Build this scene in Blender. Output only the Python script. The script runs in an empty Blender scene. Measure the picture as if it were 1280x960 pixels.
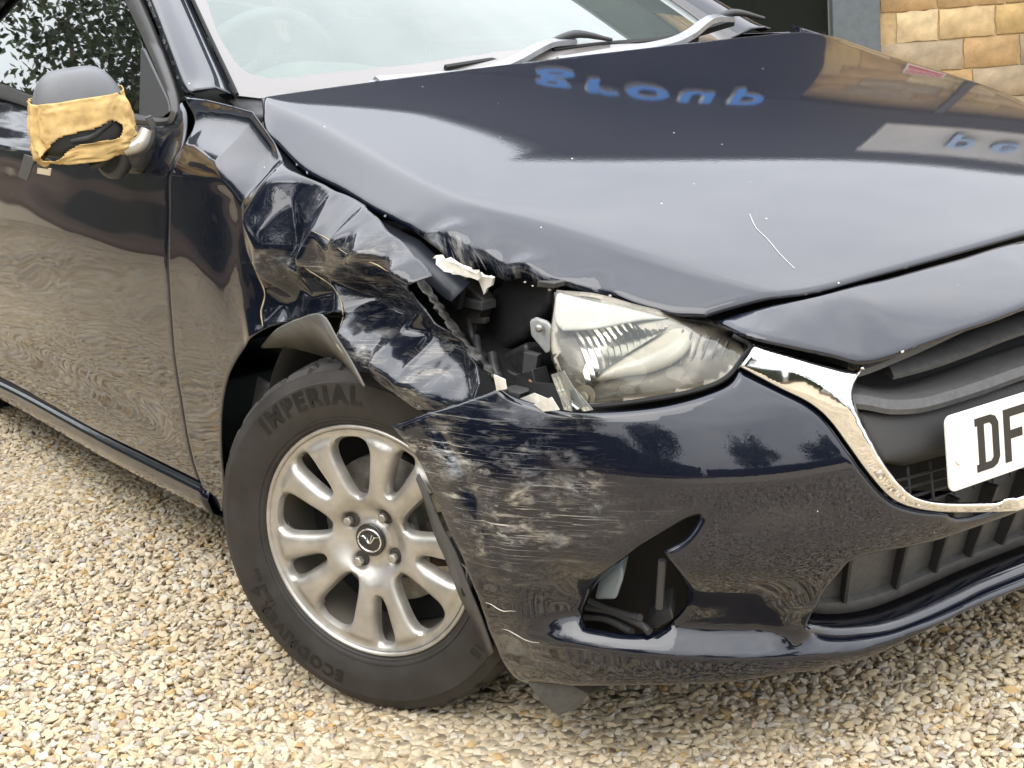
import bpy, math, random
import numpy as np
from mathutils import Vector, Matrix, noise
from mathutils.geometry import delaunay_2d_cdt
random.seed(7); np.random.seed(7)
SC = bpy.context.scene
COL = SC.collection

# ---------------------------------------------------------------- camera
cam_data = bpy.data.cameras.new('camera'); cam = bpy.data.objects.new('camera', cam_data); COL.objects.link(cam)
CAM = Vector((2.2182, -1.9325, 1.1894)); YAW, PITCH, ROLL = 0.57395, 0.25007, -0.08035
_h = Vector((-math.cos(YAW), math.sin(YAW), 0)); _f = (_h * math.cos(PITCH) - Vector((0, 0, 1)) * math.sin(PITCH)).normalized()
_r = _f.cross(Vector((0, 0, 1))).normalized(); _u = _r.cross(_f)
_r, _u = _r * math.cos(ROLL) + _u * math.sin(ROLL), _u * math.cos(ROLL) - _r * math.sin(ROLL)
cam.matrix_world = Matrix(((_r.x, _u.x, -_f.x, CAM.x), (_r.y, _u.y, -_f.y, CAM.y), (_r.z, _u.z, -_f.z, CAM.z), (0, 0, 0, 1)))
cam_data.sensor_width = 36; cam_data.lens = 1967.76 / 1280 * 36; cam_data.clip_start = .05; cam_data.clip_end = 500
SC.camera = cam

# ---------------------------------------------------------------- sky, sun, exposure
SUN_EL, SUN_AZ = math.radians(50), math.radians(-62)     # azimuth of the sun, measured from +x towards +y
world = bpy.data.worlds.new('World'); SC.world = world; world.use_nodes = True
nt = world.node_tree; nt.nodes.clear()
out = nt.nodes.new('ShaderNodeOutputWorld'); bg = nt.nodes.new('ShaderNodeBackground')
sky = nt.nodes.new('ShaderNodeTexSky'); sky.sky_type = 'NISHITA'; sky.sun_disc = False
sky.sun_elevation = SUN_EL; sky.sun_rotation = math.pi / 2 - SUN_AZ; sky.dust_density = 2.5; sky.air_density = 1.0
tc = nt.nodes.new('ShaderNodeTexCoord'); mp = nt.nodes.new('ShaderNodeMapping'); mp.inputs['Scale'].default_value = (1.0, 1.0, 2.2)
no = nt.nodes.new('ShaderNodeTexNoise'); no.inputs['Scale'].default_value = 2.0; no.inputs['Detail'].default_value = 5; no.inputs['Roughness'].default_value = .55
rp = nt.nodes.new('ShaderNodeValToRGB')                     # thin bright overcast with greyer banks
rp.color_ramp.elements[0].position = .3; rp.color_ramp.elements[0].color = (7.4, 7.7, 8.3, 1)
rp.color_ramp.elements[1].position = .72; rp.color_ramp.elements[1].color = (11.5, 11.6, 11.9, 1)
mx = nt.nodes.new('ShaderNodeMix'); mx.data_type = 'RGBA'; mx.inputs[0].default_value = .86
nt.links.new(tc.outputs['Generated'], mp.inputs[0]); nt.links.new(mp.outputs[0], no.inputs['Vector'])
nt.links.new(no.outputs['Fac'], rp.inputs[0]); nt.links.new(sky.outputs[0], mx.inputs[6])
sx = nt.nodes.new('ShaderNodeSeparateXYZ'); cl = nt.nodes.new('ShaderNodeMath'); cl.operation = 'MAXIMUM'; cl.inputs[1].default_value = 0.0
ga = nt.nodes.new('ShaderNodeMath'); ga.operation = 'MULTIPLY_ADD'; ga.inputs[1].default_value = 2.0; ga.inputs[2].default_value = 1.0     # overcast sky: three times as bright overhead as at the horizon
gm = nt.nodes.new('ShaderNodeMix'); gm.data_type = 'RGBA'; gm.blend_type = 'MULTIPLY'; gm.inputs[0].default_value = 1
nt.links.new(tc.outputs['Generated'], sx.inputs[0]); nt.links.new(sx.outputs[2], cl.inputs[0]); nt.links.new(cl.outputs[0], ga.inputs[0])
nt.links.new(rp.outputs[0], gm.inputs[6]); nt.links.new(ga.outputs[0], gm.inputs[7]); nt.links.new(gm.outputs[2], mx.inputs[7])
nt.links.new(mx.outputs[2], bg.inputs[0]); bg.inputs[1].default_value = .105; nt.links.new(bg.outputs[0], out.inputs[0])
sun_d = bpy.data.lights.new('sun', 'SUN'); sun_d.energy = 1.1; sun_d.angle = math.radians(55); sun_d.color = (1, .96, .9)
sun = bpy.data.objects.new('sun', sun_d); COL.objects.link(sun)
_s = Vector((math.cos(SUN_EL) * math.cos(SUN_AZ), math.cos(SUN_EL) * math.sin(SUN_AZ), math.sin(SUN_EL)))
sun.rotation_euler = _s.to_track_quat('Z', 'Y').to_euler(); sun.location = _s * 30
SC.view_settings.view_transform = 'Standard'; SC.view_settings.look = 'None'; SC.view_settings.gamma = 1
SC.view_settings.use_curve_mapping = False; SC.view_settings.exposure = 0.66
SC.cycles.use_denoising = True; SC.cycles.max_bounces = 10; SC.cycles.transparent_max_bounces = 12; SC.cycles.caustics_reflective = False

# ---------------------------------------------------------------- measured outlines (metres; bumper and lamp loops as angle, height)
T = {'arch': [(-0.2417, 0.6467), (-0.2613, 0.6358), (-0.281, 0.6251), (-0.3007, 0.6143), (-0.3201, 0.6031), (-0.3391, 0.591), (-0.3578, 0.5782), (-0.3764, 0.5649), (-0.3946, 0.551), (-0.4121, 0.5365), (-0.4285, 0.5213), (-0.444, 0.5053),
          (-0.4586, 0.4884), (-0.4724, 0.471), (-0.4855, 0.4534), (-0.4978, 0.4361), (-0.5089, 0.4191), (-0.5188, 0.4022), (-0.5282, 0.3852), (-0.5375, 0.368), (-0.5474, 0.3505), (-0.5575, 0.3322), (-0.5675, 0.3132), (-0.5779, 0.2942),
          (-0.5889, 0.2759), (-0.6009, 0.2591), (-0.6143, 0.244), (-0.6287, 0.2303), (-0.6439, 0.2173), (-0.6591, 0.2046), (-0.6741, 0.1914)],
 'bonnet': [(-0.462, -0.692), (-0.4628, -0.6699), (-0.4637, -0.6481), (-0.4645, -0.6261), (-0.4653, -0.6036), (-0.466, -0.58), (-0.4666, -0.5571), (-0.467, -0.5351), (-0.4674, -0.5115), (-0.4678, -0.484), (-0.468, -0.45), (-0.4681, -0.4064),
            (-0.4681, -0.3548), (-0.4681, -0.3), (-0.468, -0.2468), (-0.468, -0.2), (-0.468, -0.1618), (-0.468, -0.1291), (-0.468, -0.0985), (-0.468, -0.0666), (-0.468, -0.03), (-0.468, 0.0126), (-0.468, 0.0591), (-0.468, 0.1073), (-0.468, 0.155),
            (-0.468, 0.2), (-0.4681, 0.241), (-0.4684, 0.2793), (-0.4686, 0.3171), (-0.4685, 0.3566), (-0.468, 0.4), (-0.4669, 0.4482), (-0.4654, 0.4997), (-0.4636, 0.5531), (-0.4617, 0.607), (-0.46, 0.66), (-0.4302, 0.6755), (-0.4027, 0.6921),
            (-0.3741, 0.7082), (-0.341, 0.722), (-0.3, 0.732), (-0.2474, 0.7377), (-0.1853, 0.7402), (-0.1195, 0.7402), (-0.0558, 0.7383), (0.0, 0.735), (0.0461, 0.7303), (0.0862, 0.7238), (0.1234, 0.7156), (0.1603, 0.7059), (0.2, 0.695),
            (0.2443, 0.6825), (0.2914, 0.6682), (0.3382, 0.6528), (0.3821, 0.6365), (0.42, 0.62), (0.4514, 0.6038), (0.4782, 0.5875), (0.5013, 0.5703), (0.5216, 0.5514), (0.54, 0.53), (0.556, 0.506), (0.5691, 0.48), (0.5798, 0.452), (0.5889, 0.422),
            (0.597, 0.39), (0.6038, 0.3541), (0.6089, 0.3144), (0.6127, 0.2736), (0.6156, 0.2345), (0.618, 0.2), (0.6196, 0.1714), (0.62, 0.147), (0.6199, 0.1245), (0.6195, 0.1017), (0.6195, 0.0764), (0.6197, 0.0485), (0.6201, 0.0195),
            (0.6203, -0.0105), (0.6204, -0.0413), (0.6203, -0.0728), (0.6199, -0.1057), (0.6194, -0.1399), (0.6187, -0.1745), (0.6178, -0.2088), (0.6165, -0.2416), (0.6154, -0.2731), (0.6146, -0.3039), (0.6133, -0.3339), (0.6104, -0.3631),
            (0.6053, -0.3915), (0.5971, -0.4187), (0.5865, -0.4448), (0.5744, -0.4703), (0.562, -0.4956), (0.5503, -0.5212), (0.5431, -0.5283), (0.536, -0.5354), (0.5289, -0.5426), (0.5214, -0.5495), (0.5135, -0.5559), (0.505, -0.5619),
            (0.4962, -0.5675), (0.487, -0.5729), (0.4773, -0.5781), (0.467, -0.5831), (0.456, -0.5879), (0.4441, -0.5924), (0.4319, -0.5968), (0.4197, -0.6014), (0.4082, -0.6065), (0.3972, -0.6125), (0.3865, -0.6191), (0.376, -0.6258),
            (0.3657, -0.6323), (0.3556, -0.638), (0.3462, -0.6426), (0.3377, -0.6465), (0.329, -0.6501), (0.3191, -0.6538), (0.3069, -0.658), (0.2913, -0.6631), (0.273, -0.6686), (0.2537, -0.6742), (0.235, -0.6798), (0.2187, -0.6849),
            (0.2047, -0.6898), (0.1921, -0.6945), (0.1806, -0.699), (0.1702, -0.703), (0.1609, -0.7062), (0.1535, -0.7084), (0.1481, -0.7098), (0.1433, -0.7108), (0.1377, -0.7117), (0.1298, -0.7129), (0.1194, -0.7146), (0.1075, -0.7163),
            (0.0943, -0.7182), (0.0805, -0.72), (0.0664, -0.7218), (0.052, -0.7235), (0.0372, -0.7251), (0.0217, -0.7267), (0.0056, -0.7282), (-0.0114, -0.7296), (-0.0294, -0.7307), (-0.0484, -0.7315), (-0.0679, -0.7322), (-0.088, -0.7333),
            (-0.1081, -0.7348), (-0.1288, -0.7371), (-0.15, -0.7402), (-0.1715, -0.7434), (-0.1927, -0.7461), (-0.2131, -0.7478), (-0.2331, -0.7482), (-0.2531, -0.7476), (-0.2724, -0.7466), (-0.2905, -0.7453), (-0.3067, -0.7443), (-0.3199, -0.7442),
            (-0.3304, -0.7447), (-0.3401, -0.7448), (-0.3508, -0.7435), (-0.3643, -0.7398), (-0.3813, -0.7331), (-0.4005, -0.7238), (-0.421, -0.7132), (-0.4418, -0.7023)],
 'bumper': [(1.3238, 0.5621), (1.3074, 0.5677), (1.2908, 0.5734), (1.2743, 0.579), (1.2581, 0.5845), (1.2424, 0.5896), (1.2275, 0.5943), (1.2131, 0.5987), (1.199, 0.6029), (1.185, 0.6072), (1.1708, 0.6118), (1.1565, 0.6167), (1.1421, 0.6218),
            (1.1277, 0.627), (1.1132, 0.6322), (1.0988, 0.6374), (1.0934, 0.6352), (1.0883, 0.633), (1.0831, 0.6308), (1.0771, 0.6286), (1.0699, 0.6264), (1.0611, 0.6243), (1.0512, 0.6221), (1.0405, 0.62), (1.0295, 0.618), (1.0187, 0.6163),
            (1.0083, 0.6147), (0.998, 0.6133), (0.9876, 0.6121), (0.9765, 0.6111), (0.9647, 0.6105), (0.9518, 0.6102), (0.9382, 0.6102), (0.924, 0.6105), (0.9095, 0.611), (0.8951, 0.6115), (0.8805, 0.6121), (0.8655, 0.6129), (0.8504, 0.6138),
            (0.8357, 0.6148), (0.8217, 0.6161), (0.8083, 0.6176), (0.7952, 0.6193), (0.7827, 0.6212), (0.7709, 0.6231), (0.7601, 0.6251), (0.7503, 0.627), (0.7412, 0.6289), (0.733, 0.6308), (0.7257, 0.633), (0.7193, 0.6355), (0.7142, 0.6383),
            (0.7104, 0.6414), (0.7074, 0.6447), (0.7045, 0.6481), (0.7013, 0.6514), (0.6886, 0.6454), (0.6756, 0.6393), (0.6628, 0.6333), (0.6504, 0.6275), (0.6389, 0.6219), (0.6282, 0.6168), (0.6181, 0.612), (0.6087, 0.6074), (0.5998, 0.6028),
            (0.5916, 0.5979), (0.5844, 0.5929), (0.5779, 0.5881), (0.572, 0.5831), (0.5663, 0.5776), (0.5604, 0.5714), (0.5543, 0.5643), (0.5482, 0.5564), (0.5422, 0.5481), (0.5362, 0.5397), (0.5303, 0.5316), (0.5247, 0.5239), (0.5193, 0.5163),
            (0.514, 0.5088), (0.5082, 0.5011), (0.5018, 0.4931), (0.4946, 0.4846), (0.4869, 0.4756), (0.4787, 0.4666), (0.4703, 0.4581), (0.4618, 0.4508), (0.4537, 0.4449), (0.4458, 0.4401), (0.4376, 0.4359), (0.4285, 0.4318), (0.418, 0.4277),
            (0.4063, 0.4234), (0.394, 0.4193), (0.3804, 0.4153), (0.365, 0.4112), (0.3471, 0.4067), (0.3332, 0.4011), (0.3236, 0.3943), (0.3088, 0.3879), (0.2792, 0.383), (0.2251, 0.3811), (0.1315, 0.383), (0.0046, 0.3879), (-0.1327, 0.3943),
            (-0.2576, 0.4011), (-0.3471, 0.4067), (-0.3938, 0.4112), (-0.4129, 0.4153), (-0.4156, 0.4193), (-0.4135, 0.4234), (-0.418, 0.4277), (-0.4285, 0.4318), (-0.4376, 0.4359), (-0.4458, 0.4401), (-0.4537, 0.4449), (-0.4618, 0.4508),
            (-0.4703, 0.4581), (-0.4787, 0.4666), (-0.4869, 0.4756), (-0.4946, 0.4846), (-0.5018, 0.4931), (-0.5082, 0.5011), (-0.514, 0.5088), (-0.5193, 0.5163), (-0.5247, 0.5239), (-0.5303, 0.5316), (-0.5362, 0.5397), (-0.5422, 0.5481),
            (-0.5482, 0.5564), (-0.5543, 0.5643), (-0.5604, 0.5714), (-0.5663, 0.5776), (-0.572, 0.5831), (-0.5779, 0.5881), (-0.5844, 0.5929), (-0.5916, 0.5979), (-0.5998, 0.6028), (-0.6087, 0.6074), (-0.6181, 0.612), (-0.6282, 0.6168),
            (-0.6389, 0.6219), (-0.6504, 0.6275), (-0.6628, 0.6333), (-0.6756, 0.6393), (-0.6886, 0.6454), (-0.7013, 0.6514), (-0.7045, 0.6481), (-0.7074, 0.6447), (-0.7104, 0.6414), (-0.7142, 0.6383), (-0.7193, 0.6355), (-0.7257, 0.633),
            (-0.733, 0.6308), (-0.7412, 0.6289), (-0.7503, 0.627), (-0.7601, 0.6251), (-0.7709, 0.6231), (-0.7827, 0.6212), (-0.7952, 0.6193), (-0.8083, 0.6176), (-0.8217, 0.6161), (-0.8357, 0.6148), (-0.8504, 0.6138), (-0.8655, 0.6129),
            (-0.8805, 0.6121), (-0.8951, 0.6115), (-0.9095, 0.611), (-0.924, 0.6105), (-0.9382, 0.6102), (-0.9518, 0.6102), (-0.9647, 0.6105), (-0.9765, 0.6111), (-0.9876, 0.6121), (-0.998, 0.6133), (-1.0083, 0.6147), (-1.0187, 0.6163),
            (-1.0271, 0.6186), (-1.0332, 0.6218), (-1.0403, 0.6248), (-1.0515, 0.6267), (-1.0699, 0.6264), (-1.0977, 0.6235), (-1.1327, 0.6185), (-1.1718, 0.6123), (-1.2119, 0.6059), (-1.25, 0.6), (-1.267, 0.5603), (-1.2871, 0.521),
            (-1.3057, 0.4814), (-1.3182, 0.4413), (-1.32, 0.4), (-1.3082, 0.3573), (-1.2857, 0.3134), (-1.2571, 0.269), (-1.227, 0.2243), (-1.2, 0.18), (-1.1705, 0.1753), (-1.1412, 0.1701), (-1.1117, 0.1651), (-1.0821, 0.1614), (-1.0521, 0.1597),
            (-1.0214, 0.1611), (-0.99, 0.165), (-0.9586, 0.1699), (-0.9276, 0.1744), (-0.8977, 0.1772), (-0.8688, 0.178), (-0.8404, 0.1776), (-0.8128, 0.1766), (-0.7861, 0.1754), (-0.7602, 0.1747), (-0.7346, 0.1744), (-0.7092, 0.1743),
            (-0.6849, 0.1743), (-0.663, 0.1741), (-0.6443, 0.1736), (-0.6311, 0.1729), (-0.6227, 0.1719), (-0.6158, 0.1708), (-0.6072, 0.1696), (-0.5938, 0.1685), (-0.5739, 0.1672), (-0.5497, 0.1655), (-0.5236, 0.164), (-0.4979, 0.1631),
            (-0.4748, 0.1633), (-0.4549, 0.1649), (-0.4368, 0.1677), (-0.4195, 0.1711), (-0.4021, 0.1747), (-0.3837, 0.1778), (-0.3691, 0.1805), (-0.3592, 0.1832), (-0.3463, 0.1858), (-0.3231, 0.1883), (-0.2821, 0.1905), (-0.2136, 0.1928),
            (-0.1226, 0.1951), (-0.0235, 0.1971), (0.0691, 0.1985), (0.1407, 0.1991), (0.1877, 0.1985), (0.2194, 0.1971), (0.2419, 0.1951), (0.2608, 0.1928), (0.2821, 0.1905), (0.3051, 0.1883), (0.3261, 0.1858), (0.3457, 0.1832), (0.3646, 0.1805),
            (0.3837, 0.1778), (0.4021, 0.1747), (0.4195, 0.1711), (0.4368, 0.1677), (0.4549, 0.1649), (0.4748, 0.1633), (0.4979, 0.1631), (0.5236, 0.164), (0.5497, 0.1655), (0.5739, 0.1672), (0.5938, 0.1685), (0.6072, 0.1696), (0.6158, 0.1708),
            (0.6227, 0.1719), (0.6311, 0.1729), (0.6443, 0.1736), (0.663, 0.1741), (0.6849, 0.1743), (0.7092, 0.1743), (0.7346, 0.1744), (0.7602, 0.1747), (0.7861, 0.1754), (0.8128, 0.1766), (0.8404, 0.1776), (0.8688, 0.178), (0.8977, 0.1772),
            (0.9285, 0.175), (0.9613, 0.1717), (0.9942, 0.1677), (1.0251, 0.1635), (1.0521, 0.1597), (1.0742, 0.1563), (1.0927, 0.1529), (1.1091, 0.1495), (1.125, 0.1461), (1.1419, 0.1428), (1.1463, 0.144), (1.1509, 0.145), (1.1553, 0.1462),
            (1.1595, 0.1476), (1.163, 0.1497), (1.1661, 0.152), (1.1687, 0.1542), (1.1709, 0.1572), (1.1727, 0.1614), (1.1742, 0.1676), (1.1753, 0.1764), (1.1761, 0.1874), (1.1765, 0.1995), (1.1765, 0.212), (1.1761, 0.224), (1.175, 0.2354),
            (1.1731, 0.2471), (1.171, 0.2587), (1.1693, 0.27), (1.1686, 0.2808), (1.169, 0.2908), (1.1701, 0.3002), (1.1718, 0.3093), (1.1738, 0.3186), (1.1761, 0.3285), (1.1786, 0.3394), (1.1814, 0.3509), (1.1846, 0.3626), (1.1882, 0.3738),
            (1.1923, 0.384), (1.197, 0.3929), (1.2023, 0.4007), (1.2079, 0.4081), (1.2136, 0.4155), (1.2191, 0.4236), (1.2243, 0.4326), (1.2296, 0.4421), (1.2348, 0.4517), (1.2397, 0.461), (1.2442, 0.4696), (1.2481, 0.4775), (1.2514, 0.4848),
            (1.2545, 0.4917), (1.2579, 0.4984), (1.262, 0.5049), (1.2668, 0.5111), (1.2721, 0.517), (1.2777, 0.5227), (1.2837, 0.5283), (1.2898, 0.534), (1.2962, 0.5397), (1.303, 0.5453), (1.3099, 0.5509), (1.3169, 0.5565)],
 'chrome_in': [(0.4825, 0.6315), (0.4863, 0.6281), (0.492, 0.6232), (0.4983, 0.6176), (0.5039, 0.6118), (0.5077, 0.6066), (0.5094, 0.6022), (0.51, 0.5982), (0.5095, 0.5941), (0.5084, 0.5895), (0.5069, 0.5841), (0.5048, 0.5775), (0.502, 0.5702),
               (0.4987, 0.5623), (0.495, 0.5543), (0.4911, 0.5462), (0.4871, 0.5381), (0.4828, 0.5297), (0.4782, 0.5212), (0.4732, 0.5128), (0.4678, 0.5047), (0.4619, 0.4966), (0.4555, 0.4886), (0.4488, 0.4808), (0.4421, 0.4736), (0.4357, 0.4672),
               (0.43, 0.4618), (0.4249, 0.4572), (0.4196, 0.4531), (0.4135, 0.4493), (0.4057, 0.4455), (0.3968, 0.4417), (0.3872, 0.4383), (0.3763, 0.4349), (0.3633, 0.4314), (0.3474, 0.4275), (0.3259, 0.4229), (0.2993, 0.4176), (0.2717, 0.4124),
               (0.2474, 0.4078), (0.2306, 0.4046)],
 'chrome_out': [(0.7024, 0.6544), (0.6935, 0.6498), (0.6808, 0.6433), (0.6662, 0.6359), (0.6516, 0.6284), (0.6389, 0.6219), (0.6282, 0.6166), (0.6181, 0.6118), (0.6086, 0.6073), (0.5998, 0.6027), (0.5916, 0.5979), (0.5844, 0.5929), (0.5779, 0.5881),
                (0.572, 0.5831), (0.5663, 0.5776), (0.5604, 0.5714), (0.5543, 0.5643), (0.5482, 0.5564), (0.5422, 0.5481), (0.5362, 0.5397), (0.5303, 0.5316), (0.5247, 0.5239), (0.5193, 0.5163), (0.514, 0.5088), (0.5082, 0.5011), (0.5018, 0.4931),
                (0.4946, 0.4846), (0.4869, 0.4756), (0.4787, 0.4666), (0.4703, 0.4581), (0.4618, 0.4508), (0.4537, 0.4449), (0.4458, 0.4401), (0.4376, 0.4359), (0.4285, 0.4318), (0.418, 0.4277), (0.4063, 0.4234), (0.394, 0.4193), (0.3804, 0.4153),
                (0.365, 0.4112), (0.3471, 0.4067), (0.3241, 0.4015), (0.2962, 0.3956), (0.2676, 0.3897), (0.2425, 0.3847), (0.2251, 0.3811)],
 'chrome_ridge': [(0.698, 0.6598), (0.6836, 0.655), (0.6631, 0.6481), (0.6394, 0.6402), (0.6158, 0.6325), (0.5952, 0.626), (0.5768, 0.6206), (0.5585, 0.6156), (0.5417, 0.6112), (0.5276, 0.6075), (0.5174, 0.6048)],
 'chrome_top': [(0.6753, 0.6816), (0.646, 0.674), (0.6028, 0.6628), (0.555, 0.6504), (0.5118, 0.6391), (0.4825, 0.6315)],
 'crease': [(1.2352, 0.5747), (1.2217, 0.569), (1.2076, 0.5587), (1.1937, 0.5456), (1.1806, 0.5315), (1.1692, 0.5181), (1.1598, 0.5052), (1.1519, 0.4915), (1.1449, 0.4775), (1.1384, 0.4637), (1.1317, 0.4508), (1.1246, 0.4383), (1.1173, 0.4259),
            (1.1104, 0.4141), (1.1044, 0.4032), (1.0999, 0.3935), (1.0973, 0.385), (1.0961, 0.3774), (1.0958, 0.3708), (1.0959, 0.3655), (1.0958, 0.3616)],
 'fog_hole': [(0.7701, 0.4644), (0.7731, 0.4599), (0.7761, 0.4553), (0.7791, 0.4508), (0.7822, 0.4464), (0.7855, 0.4424), (0.789, 0.4386), (0.7925, 0.4352), (0.7962, 0.4319), (0.8001, 0.4288), (0.8044, 0.4257), (0.8092, 0.4228), (0.8144, 0.4201),
              (0.8198, 0.4175), (0.8252, 0.4149), (0.8306, 0.4122), (0.8278, 0.4071), (0.8251, 0.4022), (0.8224, 0.3971), (0.8197, 0.3919), (0.8171, 0.3864), (0.8144, 0.3805), (0.8117, 0.3742), (0.8091, 0.3678), (0.8069, 0.3613), (0.8052, 0.3549),
              (0.804, 0.3484), (0.803, 0.3418), (0.8026, 0.3353), (0.8027, 0.3289), (0.8036, 0.3228), (0.8053, 0.3169), (0.8077, 0.3112), (0.8107, 0.3056), (0.8142, 0.3003), (0.818, 0.2953), (0.8223, 0.2904), (0.8271, 0.2857), (0.8323, 0.2813),
              (0.8379, 0.2774), (0.8436, 0.2742), (0.8496, 0.2718), (0.8557, 0.2701), (0.8622, 0.2689), (0.8692, 0.2681), (0.8768, 0.2675), (0.885, 0.2672), (0.8938, 0.2672), (0.9031, 0.2676), (0.9129, 0.2681), (0.9233, 0.2688), (0.9343, 0.2698),
              (0.9461, 0.271), (0.9583, 0.2723), (0.9706, 0.2737), (0.9827, 0.275), (0.9847, 0.278), (0.9871, 0.2808), (0.9893, 0.2837), (0.9907, 0.287), (0.9906, 0.2911), (0.9889, 0.296), (0.986, 0.3017), (0.9822, 0.3078), (0.9777, 0.3143),
              (0.9728, 0.321), (0.9675, 0.3279), (0.9616, 0.3351), (0.9552, 0.3426), (0.9483, 0.3502), (0.9411, 0.3577), (0.9331, 0.3654), (0.9245, 0.3732), (0.9156, 0.381), (0.9068, 0.3884), (0.8988, 0.3952), (0.8916, 0.4011), (0.8849, 0.4065),
              (0.8785, 0.4115), (0.872, 0.4162), (0.8652, 0.4208), (0.8579, 0.4253), (0.8504, 0.4296), (0.8427, 0.4337), (0.8351, 0.4377), (0.8275, 0.4416), (0.8198, 0.4456), (0.8119, 0.4497), (0.8042, 0.4536), (0.7969, 0.4571), (0.7906, 0.4598),
              (0.7855, 0.4616), (0.7812, 0.4626), (0.7775, 0.4632), (0.7739, 0.4637)],
 'lamp_arch': [(0.96, 0.6335), (0.9564, 0.6377), (0.9531, 0.6419), (0.9497, 0.6461), (0.9454, 0.6503), (0.9397, 0.6546), (0.9322, 0.6591), (0.9233, 0.6637), (0.9136, 0.6682), (0.9036, 0.6726), (0.894, 0.6767), (0.8846, 0.6803), (0.875, 0.6837),
               (0.8653, 0.6869), (0.856, 0.69), (0.847, 0.6929), (0.8384, 0.6961), (0.83, 0.6994), (0.8219, 0.7024), (0.8144, 0.7048), (0.8078, 0.7061), (0.8019, 0.7063), (0.7967, 0.7056), (0.7922, 0.7042), (0.7883, 0.7023), (0.7851, 0.7001),
               (0.7824, 0.6974), (0.7801, 0.6941), (0.7787, 0.6905), (0.7783, 0.6866), (0.7794, 0.6827), (0.7823, 0.6785), (0.7867, 0.674), (0.7921, 0.6695), (0.7982, 0.6652), (0.8044, 0.6614), (0.8109, 0.6582), (0.8179, 0.6553), (0.8253, 0.6527),
               (0.8331, 0.6505), (0.8411, 0.6486), (0.8494, 0.6473), (0.8582, 0.6464), (0.8671, 0.6458), (0.876, 0.6452), (0.8845, 0.6443), (0.8926, 0.6432), (0.9004, 0.6419), (0.9081, 0.6405), (0.9157, 0.6392), (0.9233, 0.638), (0.9307, 0.637),
               (0.9381, 0.6361), (0.9454, 0.6352), (0.9527, 0.6343)],
 'lamp_bezel': [(0.9594, 0.623), (0.9552, 0.6272), (0.9513, 0.6313), (0.9472, 0.6355), (0.9425, 0.6398), (0.9366, 0.6442), (0.9293, 0.6491), (0.921, 0.6542), (0.912, 0.6594), (0.9025, 0.6645), (0.8928, 0.6692), (0.8827, 0.6735), (0.8721, 0.6777),
                (0.8611, 0.6816), (0.8502, 0.6851), (0.8396, 0.6882), (0.8292, 0.6908), (0.8187, 0.693), (0.8085, 0.6948), (0.7988, 0.6961), (0.7899, 0.6971), (0.7819, 0.6975), (0.7748, 0.6974), (0.7681, 0.6969), (0.7618, 0.6962), (0.7555, 0.6954),
                (0.7492, 0.6944), (0.7431, 0.6932), (0.7373, 0.6918), (0.7315, 0.6902), (0.7257, 0.6883), (0.7194, 0.686), (0.7126, 0.6834), (0.7062, 0.6806), (0.701, 0.6777), (0.6981, 0.6747), (0.6976, 0.6717), (0.699, 0.6686), (0.7018, 0.6654),
                (0.7055, 0.6621), (0.7098, 0.6587), (0.7144, 0.655), (0.7196, 0.651), (0.7258, 0.647), (0.7328, 0.6433), (0.741, 0.6401), (0.7505, 0.6375), (0.7611, 0.6354), (0.7727, 0.6336), (0.785, 0.632), (0.7979, 0.6304), (0.8113, 0.6287),
                (0.8255, 0.627), (0.8404, 0.6254), (0.8558, 0.6241), (0.8718, 0.6232), (0.8884, 0.6227), (0.9058, 0.6226), (0.9237, 0.6228), (0.9417, 0.623)],
 'lamp_off': [(1.0475, 0.7552, -0.0305), (0.96, 0.747, -0.0241), (0.8778, 0.7269, -0.0369), (0.7605, 0.7016, -0.0718), (0.6882, 0.6797, -0.0656), (0.6791, 0.6749, -0.0509), (0.6903, 0.6706, -0.008), (0.7108, 0.6474, -0.008), (0.7601, 0.629, -0.008),
              (0.8218, 0.62, -0.008), (0.8953, 0.6146, -0.008), (0.956, 0.6158, -0.008), (1.0013, 0.6446, -0.008), (1.0182, 0.6949, -0.008), (0.8615, 0.6728, 0.0), (0.7722, 0.6725, -0.01), (0.9419, 0.6945, -0.002), (0.8597, 0.6453, 0.003)],
 'lamp_refl': [(1.0246, 0.7213), (1.0213, 0.719), (1.0188, 0.7165), (1.016, 0.714), (1.0115, 0.712), (1.0044, 0.7106), (0.9935, 0.71), (0.9798, 0.7101), (0.9646, 0.7106), (0.9493, 0.7112), (0.9351, 0.7118), (0.9223, 0.7124), (0.9098, 0.7134),
               (0.8976, 0.7144), (0.8854, 0.7151), (0.8732, 0.7153), (0.8608, 0.7149), (0.8485, 0.714), (0.8362, 0.7128), (0.8239, 0.7115), (0.8115, 0.7104), (0.8184, 0.7069), (0.8252, 0.7034), (0.832, 0.6998), (0.8392, 0.6963), (0.847, 0.6929),
               (0.8558, 0.6897), (0.8653, 0.6866), (0.8752, 0.6835), (0.8849, 0.6803), (0.894, 0.6767), (0.9029, 0.6727), (0.9118, 0.6685), (0.9202, 0.6641), (0.9279, 0.6595), (0.9344, 0.6546), (0.9393, 0.6495), (0.943, 0.6441), (0.9459, 0.6385),
               (0.9486, 0.6329), (0.9517, 0.6273), (0.9574, 0.6302), (0.9631, 0.6328), (0.9689, 0.6356), (0.9744, 0.6389), (0.9798, 0.6434), (0.9849, 0.6491), (0.9898, 0.6558), (0.9945, 0.6632), (0.9991, 0.6709), (1.0036, 0.6788), (1.008, 0.6868),
               (1.0122, 0.6953), (1.0164, 0.704), (1.0204, 0.7127)],
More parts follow.
